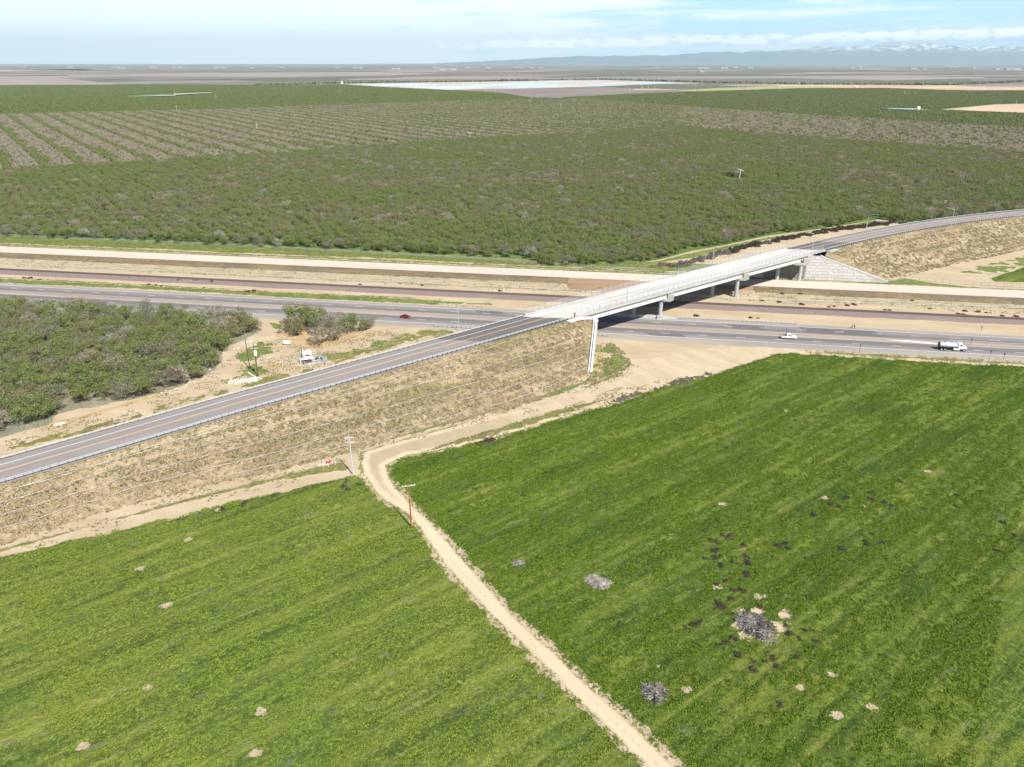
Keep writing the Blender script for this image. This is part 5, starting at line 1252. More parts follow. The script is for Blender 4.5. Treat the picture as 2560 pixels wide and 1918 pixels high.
guardrail('steel guardrail along the far edge of the curving right ramp', lambda s: so(s, 6.75), zr, jr_f+.5, jr_f+270, 1)
guardrail('short guardrail beside the near highway lanes behind the left ramp', lambda t: nt(269.6, t), lambda t: .05, -77, -5.5, -1, group=None)
guardrail('short guardrail beyond the far highway lanes to the right of the bridge', lambda t: nt(296.9, t), lambda t: .05, 22.5, 72, 1, group=None)

def fence(name, label, fn, zf, s0, s1, h, step, z0=0.0, group=None, post_r=.05, rails=True, wire=False):
    root = thing(name, label, 'fence', (*fn(s0), zf(s0)+z0), 0, group)
    n = max(1, int(round((s1-s0)/step)))
    if not wire:
        b = MB()
        V = []
        for i in range(n+1):
            s = s0+(s1-s0)*i/n; V += [(*fn(s), zf(s)+z0+.05), (*fn(s), zf(s)+z0+h-.03)]
        b.add(V, [(2*i, 2*i+2, 2*i+3, 2*i+1) for i in range(n)]); b.build('mesh_panel', M['link'], root, world=True, fix=False)
    else:
        b = MB()
        for q in (.35, .75, 1.1): b.tube([(*fn(s0+(s1-s0)*i/n), zf(0)+z0+q*h/1.25) for i in range(n+1)], .02, 3, False)
        b.build('wire', M['galvd'], root, world=True, fix=False)
    if rails:
        for zz in (h, .12):
            b = MB(); b.tube([(*fn(s0+(s1-s0)*i/n), zf(s0+(s1-s0)*i/n)+z0+zz) for i in range(n+1)], .03, 5, False); b.build('top_rail' if zz == h else 'bottom_rail', M['post'], root, world=True, fix=False)
    proto = None; big = MB()
    for i in range(n+1):
        s = s0+(s1-s0)*i/n; x, y = fn(s); z = zf(s)+z0
        if i >= 98: big.tube([(x,y,z-.1),(x,y,z+h)], post_r, 5); continue
        if proto is None: pb = MB(); pb.tube([(0,0,-.1),(0,0,h)], post_r, 5); proto = pb.build('post', M['post'], root); o = proto
        else: o = proto.copy(); col.objects.link(o); o.parent = root
        o.location = (x-root.location.x, y-root.location.y, z-root.location.z)
    if big.f: tag(big.build('post', M['galv'], root, world=True), kind='stuff')
    return root
fence('chain_link_fence', 'chain link fence on the near barrier of the bridge', lambda s: so(s, BN+.2), zr, s_at(258, BN)-1.5, s_at(378, BN), 1.85, 3.05, .92, 'fences on the bridge barriers', .045)
fence('chain_link_fence', 'taller chain link fence on the far barrier of the bridge', lambda s: so(s, BF-.2), zr, s_at(257.5, BF), s_at(379, BF), 2.4, 3.05, .92, 'fences on the bridge barriers', .045)
g0 = lambda s: 0.0
fence('chain_link_fence', 'low chain link fence along the foot of the rail bed, left part', lambda t: nt(329.3+math.sin(t*.01), t), g0, -420, -18, 1.4, 4.2, 0, 'right of way fences')
fence('chain_link_fence', 'low chain link fence on the brown flat and sand under and right of the bridge', lambda t: nt(328.6+max(0, t-62)*.055, t), g0, -18, 330, 1.4, 4.2, 0, 'right of way fences')
fence('chain_link_fence', 'chain link fence along the grass in front of the big orchard', lambda t: nt(np.interp(t, [-420,-229,-62,-13,20], [389,388.5,379.5,373,371.5]), t), g0, -420, 16, 1.7, 3.8, 0, 'right of way fences')
fence('chain_link_fence', 'chain link fence crossing the sandy ground right of the panelled wall', lambda t: nt(np.interp(t, [129,140,164,192,330], [370.5,376,372,370.5,371]), t), g0, 129, 330, 1.8, 3.4, 0, 'right of way fences')

def lamp(loc, h, armdir, armlen, label):
    root = thing('street_light', label, 'street light', loc, armdir, 'street lights')
    b = MB(); b.tube([(0,0,0),(0,0,h*.5),(0,0,h)], [.15,.12,.09], 8); b.build('pole', M['galv'], root)
    b = MB(); b.box(-.28,.28,-.28,.28,-.05,.16); b.build('base_plate', M['galv'], root)
    b = MB(); b.tube([(0,0,h),(armlen*.25,0,h+.45),(armlen*.6,0,h+.85),(armlen,0,h+1.0)], [.08,.07,.06,.05], 6); b.build('arm', M['galv'], root)
    b = MB(); b.loft([[(armlen-.1,-.1,h+.93),(armlen-.1,.1,h+.93),(armlen-.1,.1,h+1.08),(armlen-.1,-.1,h+1.08)],[(armlen+.35,-.2,h+.9),(armlen+.35,.2,h+.9),(armlen+.35,.18,h+1.12),(armlen+.35,-.18,h+1.12)],[(armlen+.8,-.1,h+.95),(armlen+.8,.1,h+.95),(armlen+.8,.1,h+1.05),(armlen+.8,-.1,h+1.05)]]); b.build('lamp_head', M['galv'], root)
s1_ = s_at(276.5, BN+.1); s2_ = 270.5; s3_ = s_at(370.0, BN+.1)
for s, o, h, ad, al, lb in ((s1_, BN+.05, 9.4, R(150), 2.6, 'street light on the near bridge barrier, the one nearest the left ramp'),
                    (s2_, BF-.05, 8.6, R(-53), 1.6, 'street light on the far barrier at mid bridge'),
                    (s3_, BN+.05, 8.8, R(165), 1.8, 'street light on the near barrier above the panelled wall'),
                    (404, 7.3, 8.8, R(-20), 4.0, 'street light behind the far guardrail of the right ramp'),
                    (464, -7.4, 9.0, R(160), 3.4, 'street light by the near guardrail where the right ramp curves')):
    lamp((*so(s, o), zr(s)+(.9 if abs(o) < 7.25 else 0)), h, ad, al, lb)
lamp((*nt(266.2,-65.6), 0), 10.4, R(25), 2.6, 'street light standing by the highway behind the left ramp guardrail')

def power_pole(loc, h, mat, label, arms, grp='power poles', rz=0.0, trans=False, arm_m='woodgrey', al=2.4):
    root = thing('power_pole', label, 'power pole', loc, rz, grp)
    b = MB(); b.tube([(0,0,-.3),(0,0,h*.5),(0,0,h)], [.19,.16,.12], 8); b.build('pole', mat, root)
    for z in arms:
        b = MB(); b.box(-al/2,al/2,-.16,-.04,z-.07,z+.07); a = b.build('crossarm', M[arm_m], root)
        for k in (-1,-.45,.45,1):
            b = MB(); b.tube([(k*(al/2-.12),-.1,z+.05),(k*(al/2-.12),-.1,z+.16),(k*(al/2-.12),-.1,z+.30)], [.03,.08,.05], 6); b.build('insulator', M['white'], a)
    if trans:
        b = MB(); b.tube([(.42,0,h-4.6),(.42,0,h-4.5),(.42,0,h-2.6),(.42,0,h-2.5)], [.22,.3,.3,.2], 12); b.build('transformer', M['white'], root)
        b = MB(); b.tube([(.1,-.42,h-4.4),(.1,-.42,h-4.3),(.1,-.42,h-2.7),(.1,-.42,h-2.6)], [.2,.28,.28,.2], 12); b.build('transformer', M['white'], root)
    return root
power_pole((*[(-42.3,162.2)][0], 0), 12.2, M['woodgrey'], 'weathered grey power pole with two crossarms beside the dirt track junction', (11.2, 9.9), rz=R(8))
power_pole((*[(-23.7,138.5)][0], 0), 12.2, M['woodred'], 'red brown power pole with one pale crossarm on the edge of the dirt track', (11.7,), rz=R(14), al=3.0)
power_pole((*[(-93.7,233.4)][0], 0), 11.6, M['wood'], 'bare dark pole beside the yard, left of the pair', (), rz=0)
power_pole((*[(-88.5,226.6)][0], 0), 12.6, M['wood'], 'dark power pole with crossarms and white transformers in the yard', (11.9, 10.8), rz=R(12), trans=True)
power_pole((*[(-76.0,238.2)][0], 0), 6.8, M['wood'], 'short dark pole standing inside the fenced pump yard', (), rz=0)
power_pole((*[(296.8,494.3)][0], 0), 14.5, M['wood'], 'distant power pole with pale crossarms between orchard and right ramp', (13.8, 12.8), rz=R(30))

def sign(loc, h, label, rz, w=.6, ph=.75, pm='signblk', post='signblk', shape='box', grp='roadside signs'):
    root = thing('road_sign', label, 'road sign', loc, rz, grp)
    b = MB(); b.box(-.05,.05,-.04,.04,-.2,h); b.build('post', M['wood'], root)
    b = MB()
    if shape == 'diamond': b.loft([[(-.07,0,h-1.0),(-.07,.45,h-.5),(-.07,0,h+.05),(-.07,-.45,h-.5)],[(-.10,0,h-1.0),(-.10,.45,h-.5),(-.10,0,h+.05),(-.10,-.45,h-.5)]])
    else: b.box(-.10,-.07,-w/2,w/2,h-ph,h+.03)
    b.build('panel', M[pm], root)
    return root
H9 = HB
for (px, h, lb, sh) in (([(177.9,257.0)][0], 3.2, 'sign with a dark diamond back in the median beside the tanker truck', 'diamond'), ([(176.9,243.5)][0], 3.4, 'tall roadside sign just ahead of the tanker truck on the near verge', 'box'),
                    ([(181.1,242.0)][0], 3.0, 'roadside sign on the near verge nearest the right edge of the photo', 'box'), ([(131.6,249.9)][0], 3.3, 'roadside sign on the near verge between the pickup and the tanker', 'box'),
                    ([(191.4,272.7)][0], 2.2, 'short roadside sign on the sand beyond the far lanes', 'box'), ([(109.6,266.7)][0], 3.6, 'tall sign in the median behind the white pickup', 'box')):
    sign((*px, 0), h, lb, HB, .7, .9, shape=sh)
def om(loc, label):
    root = thing('object_marker', label, 'road sign', loc, OB+R(20))
    b = MB(); b.box(-.05,.05,-.04,.04,-.2,2.9); b.build('post', M['galvd'], root)
    b = MB(); b.loft([[(-.07,0,2.0),(-.07,.42,2.42),(-.07,0,2.85),(-.07,-.42,2.42)],[(-.10,0,2.0),(-.10,.42,2.42),(-.10,0,2.85),(-.10,-.42,2.42)]]); b.build('red_panel', M['signred'], root)
    b = MB(); b.box(-.10,-.07,-.2,.2,1.05,1.9); b.build('striped_panel', M['signblk'], root)
    b = MB(); b.box(-.115,-.105,-.2,.2,1.6,1.85); b.build('stripe', M['signyel'], root)
    b = MB(); b.box(.055,.085,-.25,.25,1.05,2.8); b.build('back_panel', M['signred'], root)
om((*so(s_at(256.4,-7.3)-.5, -7.6), zr(170)-.3), 'red and black object marker post at the near left end of the bridge')

# highway median barrier at the first pier
br2 = thing('concrete_barrier', 'low concrete barrier wall joining the pier columns beside the far highway lanes', 'barrier', (*nt(296,0), 0))
b = MB(); b.loft([[(*nt(296.6,t),-.1),(*nt(295.2,t),-.1),(*nt(295.55,t),h_),(*nt(296.3,t),h_)] for t, h_ in ((-24,.35),(-19,1.15),(0,1.2),(16,1.2),(23,.85))]); b.build('wall', M['conc'], br2, world=True)
for t in (15.8, 4.6): b = MB(); b.obox(nt(295.4,t), HB, 2.4, 2.3, -.1, 1.45); b.build('plinth', M['colc'], br2, world=True)

# pump yard
fc = [[(-79.5,247.9)][0], [(-79.9,242.4)][0], [(-73.2,234.8)][0], [(-67.8,240.4)][0], [(-73.5,248.7)][0]]
yr = thing('chain_link_fence', 'chain link enclosure round the pump equipment in the yard', 'fence', (*fc[0], 0))
ring_ = fc + [fc[0]]
V_ = []; [V_.extend([(p[0],p[1],.05),(p[0],p[1],1.8)]) for p in ring_]
b = MB(); b.add(V_, [(2*i,2*i+2,2*i+3,2*i+1) for i in range(len(ring_)-1)]); b.build('mesh_panel', M['link'], yr, world=True, fix=False)
for i in range(len(ring_)-1):
    a = Vector(ring_[i]); c_ = Vector(ring_[i+1]); k = max(1, int((c_-a).length/2.5))
    for j in range(k): p = a.lerp(c_, j/k); b = MB(); b.tube([(p.x,p.y,0),(p.x,p.y,1.9)], .05, 6); b.build('post', M['galv'], yr, world=True)
    b = MB(); b.tube([(a.x,a.y,1.85),(c_.x,c_.y,1.85)], .04, 5); b.build('top_rail', M['galv'], yr, world=True)
pq = thing('pump_equipment', 'grey pump pipework with valves inside the fenced yard', 'pump', (*[(-72.2,241.6)][0], 0), R(20))
for (x0,y0,z0,x1,y1,z1,r_) in ((-3.5,0,1.1,3.2,.3,1.1,.16),(-2,-1,.5,2,-1.2,.5,.2),(.5,-1.5,.6,.5,2.2,.6,.22),(1.5,-1.4,.4,3.6,-2.8,.3,.2),(2.2,1.0,.2,2.2,1.0,1.5,.3),(-3.4,0,0,-3.4,0,1.1,.12),(3.1,.3,0,3.1,.3,1.1,.12)):
    b = MB(); b.tube([(x0,y0,z0),(x1,y1,z1)], r_, 8); b.build('pipe', M['greypipe'], pq)
for x, y in ((.5,.4),(2.0,-1.2)): b = MB(); b.box(x-.5,x+.5,y-.5,y+.5,0,1.2); b.build('motor', M['signblk'], pq)
b = MB(); b.box(-4.6,4.4,-3.0,3.0,-.05,.1); b.build('slab', M['conc'], pq)
bx_ = thing('control_cabinets', 'rusty brown cabinets under a pale roof beside the short pole', 'cabinet', (*[(-75.4,238.9)][0], 0), R(18))
for x in (0, 1.5): b = MB(); b.box(x-.6,x+.6,-.4,.4,.1,1.5); b.build('cabinet', M['rust'], bx_)
b = MB(); b.loft([[(-1.2,-1.1,1.95),(2.8,-1.1,1.95),(2.8,1.1,2.2),(-1.2,1.1,2.2)],[(-1.2,-1.1,2.05),(2.8,-1.1,2.05),(2.8,1.1,2.3),(-1.2,1.1,2.3)]]); b.build('roof', M['white'], bx_)
for x in (-1.0, 2.6): b = MB(); b.tube([(x,-.9,0),(x,-.9,2.0)], .06, 6); b.build('leg', M['galv'], bx_)
b = MB(); b.tube([(-1.4,.3,.1),(-1.4,.3,1.9)], .35, 10); b.build('white_tank', M['white'], bx_)
tk = thing('tank_trailer', 'white tank trailer parked behind the pump yard', 'trailer', (*[(-76.7,246.3)][0], 0), R(22))
b = MB(); rg = [[(x, math.cos(a)*r_, 1.35+math.sin(a)*r_) for a in [2*math.pi*k/16 for k in range(16)]] for x, r_ in ((-1.9,.25),(-1.7,.75),(-1.2,.95),(1.0,.95),(1.5,.7),(1.7,.25))]; b.loft(rg); b.build('tank', M['white'], tk, smooth=True)
b = MB(); b.box(-2,3.6,-.06,.06,.5,.62); b.box(-1.9,1.7,-.7,.7,.48,.58); b.build('frame', M['white'], tk)
b = MB(); b.tube([(-.6,0,2.2),(-.6,0,2.5)], .28, 10); b.build('hatch', M['signblk'], tk)
for y in (-.85,.85): b = MB(); b.tube([(0,y-.12,.38),(0,y+.12,.38)], .38, 12); b.build('wheel', M['black'], tk)
tk2 = thing('storage_tank', 'white horizontal tank lying by the bushes in the yard', 'tank', (*[(-87.5,257.9)][0], 0), R(-6))
b = MB(); rg = [[(x, math.cos(a)*r_, .85+math.sin(a)*r_) for a in [2*math.pi*k/16 for k in range(16)]] for x, r_ in ((-1.6,.2),(-1.45,.6),(-1.0,.8),(.9,.8),(1.35,.6),(1.5,.2))]; b.loft(rg); b.build('tank', M['white'], tk2, smooth=True)
for x in (-.8,.7): b = MB(); b.box(x-.15,x+.15,-.5,.5,-.05,.35); b.build('cradle', M['signblk'], tk2)
# rubble, pipe, lids
rb = MB(); g = random.Random(3); cx, cy = [(-92.2,223.5)][0]
for i in range(70):
    a = g.uniform(0,6.28); r_ = math.sqrt(g.random()); x = cx+5.6*r_*math.cos(a); y = cy+1.9*r_*math.sin(a)+.25*(x-cx); rb.obox((x,y), g.uniform(0,3), g.uniform(.4,1.5), g.uniform(.3,1.0), -.05, g.uniform(.1,.5))
tag(rb.build('concrete_rubble', M['litter'], fix=False), 'heap of broken white concrete beside the left ramp', 'rubble')
b = MB(); b.tube([(*[(-93.3,230.1)][0],.25),(*[(-89.5,226.3)][0],.25)], .2, 8); tag(b.build('pipe', M['white']), 'white pipe lying in the grass beside the concrete rubble', 'pipe')
for i, (x, y) in enumerate([(-138.0,191.1),(-136.6,191.7)]):
    b = MB(); b.obox((x,y), R(20), 1.5, 1.3, -.02, .22); b.obox((x,y), R(20), .5, .4, .22, .3); tag(b.build('vault_cover', M['coping']), ('left' if i == 0 else 'right')+' one of two white square vault covers by the left orchard corner', 'vault cover')
b = MB(); g = random.Random(6)
for i in range(90):
    f = g.random(); p = poly_at([(-116.6,212.8),(-111.4,220.2),(-108.7,248.7),(-104.2,262.2),(-96.7,268.5),(-80.3,267.6),(-62.3,274.2)], f); b.obox((p[0]+g.gauss(0,1.0), p[1]-1.5+g.gauss(0,.7)), g.uniform(0,3), g.uniform(.3,1.1), g.uniform(.2,.6), -.03, g.uniform(.06,.2))
tag(b.build('pruned_branches', M['litter'], fix=False), 'pale litter of bleached prunings along the foot of the left orchard trees', 'prunings', None, 'stuff')
# valve with marker posts
for i, (x, y) in enumerate([(-51.7,168.4),(-50.1,169.7),(-48.1,167.2),(-49.8,166.1)]):
    b = MB(); b.tube([(x,y,-.1),(x,y,1.05)], .07, 8); tag(b.build('marker_post', M['marker']), ('left', 'rear', 'right', 'front')[i]+' one of four white marker posts round the red valve', 'marker post', 'white marker posts round the valve')
vv = thing('irrigation_valve', 'red irrigation valve between white marker posts beside the grey power pole', 'valve', (*[(-50.1,167.8)][0], 0))
for x, y in ((-.3,-.15),(.35,.3)):
    b = MB(); b.tube([(x,y,0),(x,y,.75)], .18, 10); b.build('pipe', M['white'], vv); b = MB(); b.tube([(x,y,.55),(x,y,.8),(x,y,.95)], [.34,.34,.15], 10); b.build('handwheel', M['valvered'], vv)
patch('gravel', [[(-53.1,165.7),(-52.5,167.6),(-51.1,168.9),(-49.7,167.8),(-47.2,166.1),(-49.7,165.3),(-51.7,164.5)]], .3, M['litter'], .05, .8, .8, islands=.45)

# ------------------------------------------------------------------ vehicles (x forward)
def wheel(par, x, y, r, w, rim=True):
    s_ = 1 if y > 0 else -1
    b = MB(); b.tube([(x,y-w/2,r),(x,y+w/2,r)], r, 18); wo = b.build('wheel', M['black'], par)
    if rim: b = MB(); b.tube([(x,y+s_*(w/2+.012),r),(x,y+s_*(w/2-.05),r)], r*.62, 14); b.build('rim', M['chrome'], wo)
    return wo
def sec(x, hw, z0, z1, tuck=.06, rnd=.12):
    return [(x,-hw+tuck,z0),(x,hw-tuck,z0),(x,hw,z0+rnd),(x,hw,z1-rnd),(x,hw-rnd,z1),(x,-hw+rnd,z1),(x,-hw,z1-rnd),(x,-hw,z0+rnd)]
cx_, cy_ = [(-45.7,289.4)][0]
car = thing('car', 'dark red saloon car driving along the near highway lanes', 'car', (cx_, cy_+.2, .055), HB)
b = MB(); b.loft([sec(*q) for q in ((-2.35,.70,.42,.80),(-2.28,.80,.30,.98),(-1.7,.90,.22,1.02),(-.9,.92,.20,.98),(.6,.92,.20,.96),(1.3,.91,.20,.90),(1.9,.86,.24,.80),(2.25,.76,.30,.66),(2.36,.62,.38,.56))]); b.build('body', M['red'], car, smooth=True)
b = MB(); b.loft([sec(-1.75,.62,.9,1.02,.02,.04), sec(-1.0,.64,.9,1.38,-.10,.12), sec(-.3,.64,.9,1.45,-.12,.12), sec(.3,.62,.9,1.40,-.12,.12), sec(1.25,.60,.85,.94,.02,.04)]); b.build('greenhouse', M['glass'], car, smooth=True)
b = MB(); b.loft([sec(-1.05,.56,1.34,1.42,0,.03), sec(-.3,.58,1.40,1.475,0,.03), sec(.32,.55,1.36,1.43,0,.03)]); b.build('roof', M['red'], car)
for x in (-1.42, 1.42):
    for y in (-.84, .84): wheel(car, x, y, .34, .22)
for y in (-.62,.62):
    b = MB(); b.box(2.12,2.32,y-.2,y+.2,.52,.66); b.build('headlight', M['amber'], car); b = MB(); b.box(-2.36,-2.28,y-.2,y+.2,.7,.84); b.build('tail_light', M['redlamp'], car)
    b = MB(); b.box(.75,.95,y*1.55-.08,y*1.55+.08,.92,1.06); b.build('mirror', M['red'], car)
cx_, cy_ = [(110.0,263.8)][0]
pk = thing('pickup_truck', 'white extended cab pickup truck on the near highway lanes right of the bridge', 'pickup truck', (cx_, cy_+.9, .055), HB)
b = MB(); b.loft([sec(*q) for q in ((-2.95,.88,.55,1.15),(-2.9,.96,.45,1.2),(-.6,.97,.42,1.22),(1.1,.97,.42,1.18),(2.0,.96,.42,1.14),(2.75,.92,.45,1.05),(2.92,.82,.5,.9))]); b.build('body', M['white'], pk)
b = MB(); b.loft([sec(-.95,.80,1.1,1.3,0,.05), sec(-.8,.78,1.1,1.84,-.12,.1), sec(.55,.78,1.1,1.86,-.12,.1), sec(1.25,.80,1.05,1.22,0,.05)]); b.build('cab', M['white'], pk)
for sgn in (-1, 1):
    for x0, x1 in ((-.62,-.1),(.02,.72)):
        b = MB(); b.add([(x0,sgn*.885,1.25),(x1+.12,sgn*.885,1.25),(x1-.12,sgn*.80,1.70),(x0,sgn*.80,1.70),(x0,sgn*.84,1.25),(x1+.12,sgn*.84,1.25),(x1-.12,sgn*.76,1.70),(x0,sgn*.76,1.70)], [(0,1,2,3),(7,6,5,4),(0,4,5,1),(1,5,6,2),(2,6,7,3),(3,7,4,0)]); b.build('side_window', M['glass'], pk)
b = MB(); b.add([(1.27,-.72,1.22),(1.27,.72,1.22),(.62,.66,1.80),(.62,-.66,1.80),(1.24,-.72,1.19),(1.24,.72,1.19),(.59,.66,1.77),(.59,-.66,1.77)], [(0,1,2,3),(7,6,5,4),(0,4,5,1),(1,5,6,2),(2,6,7,3),(3,7,4,0)]); b.build('windscreen', M['glass'], pk)
b = MB(); b.box(-2.8,-.98,-.78,.78,1.19,1.225); b.build('cargo_bed', M['signblk'], pk)
b = MB(); b.box(-1.25,-1.0,-.75,.75,1.2,1.8); b.build('headache_rack', M['galvd'], pk)
for x in (-1.85, 1.9):
    for y in (-.86,.86): wheel(pk, x, y, .40, .26)
for y in (-.7,.7): b = MB(); b.box(2.82,2.94,y-.15,y+.15,.78,.98); b.build('headlight', M['amber'], pk)
for y in (-1.05,1.05): b = MB(); b.box(.85,1.0,y-.12,y+.12,1.18,1.42); b.build('mirror', M['signblk'], pk)
cx_, cy_ = [(167.7,250.9)][0]
tr = thing('tanker_truck', 'white and silver tanker lorry on the near lane of the highway at the right', 'tanker truck', (cx_, cy_+1.15, .055), HB)
b = MB(); b.box(-4.9,4.4,-.45,.45,.85,1.1); b.build('chassis', M['signblk'], tr)
b = MB(); rg = [[(x, math.cos(a)*1.22*r_, 2.15+math.sin(a)*.98*r_) for a in [2*math.pi*k/24 for k in range(24)]] for x, r_ in ((-4.85,.78),(-4.75,.98),(-4.65,1.0),(1.35,1.0),(1.45,.97),(1.5,.8))]; b.loft(rg); b.build('tank', M['tank'], tr, smooth=True)
b = MB(); b.tube([(-5.0,-.0,2.15),(-4.86,0,2.15)], .92, 20); b.build('tank_end', M['signblk'], tr)
b = MB(); b.box(-4.0,.8,-.35,.35,3.08,3.16); b.build('walkway', M['galv'], tr)
for x in (-3.0, -.6): b = MB(); b.tube([(x,0,3.1),(x,0,3.4)], .28, 12); b.build('hatch', M['galvd'], tr)
for x in (-4.7,-2.6,-.5,1.3):
    b = MB(); b.loft([[(x-.04, math.cos(a)*1.24, 2.15+math.sin(a)*1.0) for a in [2*math.pi*k/24 for k in range(24)]],[(x+.04, math.cos(a)*1.24, 2.15+math.sin(a)*1.0) for a in [2*math.pi*k/24 for k in range(24)]]], caps=False); b.build('band', M['galvd'], tr)
b = MB(); b.loft([sec(1.75,1.15,1.0,2.95,0,.15), sec(1.9,1.18,.95,3.15,0,.2), sec(2.9,1.16,.95,3.1,0,.25), sec(3.25,1.1,.95,2.1,0,.2)]); b.build('cab', M['white'], tr)
b = MB(); b.loft([sec(3.2,1.0,.75,2.1,0,.25), sec(4.3,.9,.65,1.9,0,.3), sec(4.85,.75,.6,1.65,0,.3)]); b.build('bonnet', M['white'], tr, smooth=True)
b = MB(); b.add([(3.27,-.95,2.15),(3.27,.95,2.15),(2.95,.9,2.85),(2.95,-.9,2.85),(3.2,-.95,2.12),(3.2,.95,2.12),(2.88,.9,2.82),(2.88,-.9,2.82)], [(0,1,2,3),(7,6,5,4),(0,4,5,1),(1,5,6,2),(2,6,7,3),(3,7,4,0)]); b.build('windscreen', M['glass'], tr)
for y in (-1.19, 1.17): b = MB(); b.box(2.15,2.95,y-.01,y+.03,2.1,2.75); b.build('side_window', M['glass'], tr)
for y in (-1.05,1.05):
    b = MB(); b.tube([(1.6,y,1.0),(1.6,y,3.7)], .09, 8); b.build('exhaust', M['chrome'], tr)
    b = MB(); b.box(.2,2.2,y-.2,y+.2,.55,1.05); b.build('fuel_tank', M['white'], tr)
    b = MB(); b.loft([[(3.1,y-.2,.9),(3.1,y+.2,.9),(3.1,y+.2,1.0),(3.1,y-.2,1.0)],[(3.6,y-.2,1.25),(3.6,y+.2,1.25),(3.6,y+.2,1.33),(3.6,y-.2,1.33)],[(4.4,y-.2,1.2),(4.4,y+.2,1.2),(4.4,y+.2,1.28),(4.4,y-.2,1.28)],[(4.9,y-.2,.8),(4.9,y+.2,.8),(4.9,y+.2,.9),(4.9,y-.2,.9)]]); b.build('mudguard', M['white'], tr)
for x in (-4.0,-2.75,3.95):
    for y in (-1.02,1.02): wheel(tr, x, y, .52, .42 if x < 0 else .28)
b = MB(); b.box(4.85,4.98,-1.05,1.05,.5,.85); b.build('bumper', M['chrome'], tr)
# distinct pale mark of the turn lane nose behind the tanker
mk = MB(); mk.add([(*nt(283.6,103.5),.066),(*nt(281.4,123),.066),(*nt(282.4,123),.066),(*nt(284.0,112),.066)], [(0,1,2,3)]); tag(mk.build('median_nose_marking', M['pwhite'], fix=False), kind='structure')

# ------------------------------------------------------------------ people on the shoulder
def person(loc, rz, label, top, legs, lean=.0, arm=.3):
    root = thing('person', label, 'person', loc, rz, None)
    def skinned(name, pts, edges, rad, mat, root_i=0):
        me = bpy.data.meshes.new(name); me.from_pydata(pts, edges, []); o = bpy.data.objects.new(name, me); col.objects.link(o); o.parent = root; me.materials.append(mat)
        m_ = o.modifiers.new('skin', 'SKIN'); 
        for i, v in enumerate(me.skin_vertices[0].data): v.radius = (rad[i], rad[i]); v.use_root = (i == root_i)
        s_ = o.modifiers.new('sub', 'SUBSURF'); s_.levels = 1; s_.render_levels = 1
        return o
    L = lean
    hip=(0,0,.95); ch=(.12*L+.02,0,1.3); nk=(.3*L,0,1.5); hd=(.4*L+.02,0,1.66)
    P_ = [hip,(.06*L,0,1.12),ch,nk,(.36*L,0,1.58),hd,(.42*L,0,1.76), (0,.10,.9),(.06,.11,.5),(0,.12,.08),(.16,.12,.05), (0,-.10,.9),(.02,-.11,.5),(-.08,-.12,.08),(.08,-.12,.05),
          (.2*L,.2,1.42),(.15+arm*.2,.26,1.14),(.28+arm*.3,.22,.95),(.33+arm*.3,.21,.88), (.2*L,-.2,1.42),(.1+arm*.2,-.26,1.14),(.2+arm*.3,-.22,.95),(.26+arm*.3,-.21,.88)]
    E_ = [(0,1),(1,2),(2,3),(3,4),(4,5),(5,6),(0,7),(7,8),(8,9),(9,10),(0,11),(11,12),(12,13),(13,14),(2,15),(15,16),(16,17),(17,18),(2,19),(19,20),(20,21),(21,22)]
    Rr = [.15,.14,.16,.065,.07,.105,.07,.10,.065,.05,.045,.10,.065,.05,.045,.075,.05,.04,.035,.075,.05,.04,.035]
    skinned('body', P_, E_, Rr, M['skin'])
    skinned('jacket', [(0,0,.98),(.06*L,0,1.12),ch,(.27*L,0,1.44),(.2*L,.2,1.42),(.15+arm*.2,.26,1.14),(.27+arm*.3,.22,.97),(.2*L,-.2,1.42),(.1+arm*.2,-.26,1.14),(.19+arm*.3,-.22,.97)], [(0,1),(1,2),(2,3),(2,4),(4,5),(5,6),(2,7),(7,8),(8,9)], [.18,.17,.19,.10,.10,.07,.06,.10,.07,.06], M[top])
    skinned('trousers', [hip,(0,.10,.9),(.06,.11,.5),(0,.12,.12),(0,-.10,.9),(.02,-.11,.5),(-.08,-.12,.12)], [(0,1),(1,2),(2,3),(0,4),(4,5),(5,6)], [.17,.125,.09,.075,.125,.09,.075], M[legs])
    b = MB(); rg = [[(hd[0]-.01+math.cos(a)*r_*1.1, math.sin(a)*r_, z) for a in [2*math.pi*k/10 for k in range(10)]] for z, r_ in ((1.68,.12),(1.74,.125),(1.80,.10),(1.84,.03))]; b.loft(rg); b.build('hair', M['hair'], root, smooth=True)
px_ = [(141.3,276.1)][0]
person((px_[0], px_[1], .06), R(170), 'person in dark clothes standing on the far shoulder beside the highway', 'darkcloth', 'darkcloth', .5, .6)
person((px_[0]-.95, px_[1]+.5, .05), R(-10), 'person in a red top facing the dark-clothed one on the far shoulder', 'redcloth', 'blue', .5, .5)

# ------------------------------------------------------------------ orchard machines and far buildings
def wind_machine(x, y, h, rz, lb, z=0):
    root = thing('wind_machine', lb, 'wind machine', (x, y, z), rz, 'white wind machines in the orchards')
    b = MB(); b.tube([(0,0,0),(0,0,h)], [.28,.2], 8); b.build('tower', M['white'], root)
    b = MB(); b.box(-.6,.6,-.4,.4,h-.1,h+.5); b.build('hub', M['white'], root)
    b = MB(); b.loft([[(.7,-3.0,h-.9),(.78,-3.0,h-.9),(.78,-2.9,h-.5),(.7,-2.9,h-.5)],[(.7,-.2,h+.05),(.78,-.2,h+.05),(.78,-.1,h+.5),(.7,-.1,h+.5)],[(.7,2.9,h+.9),(.78,2.9,h+.9),(.78,3.0,h+1.3),(.7,3.0,h+1.3)]]); b.build('blade', M['white'], root)
    b = MB(); b.box(-1.3,1.3,-2.4,-.6,-.1,1.7); b.build('engine_box', M['white'], root)
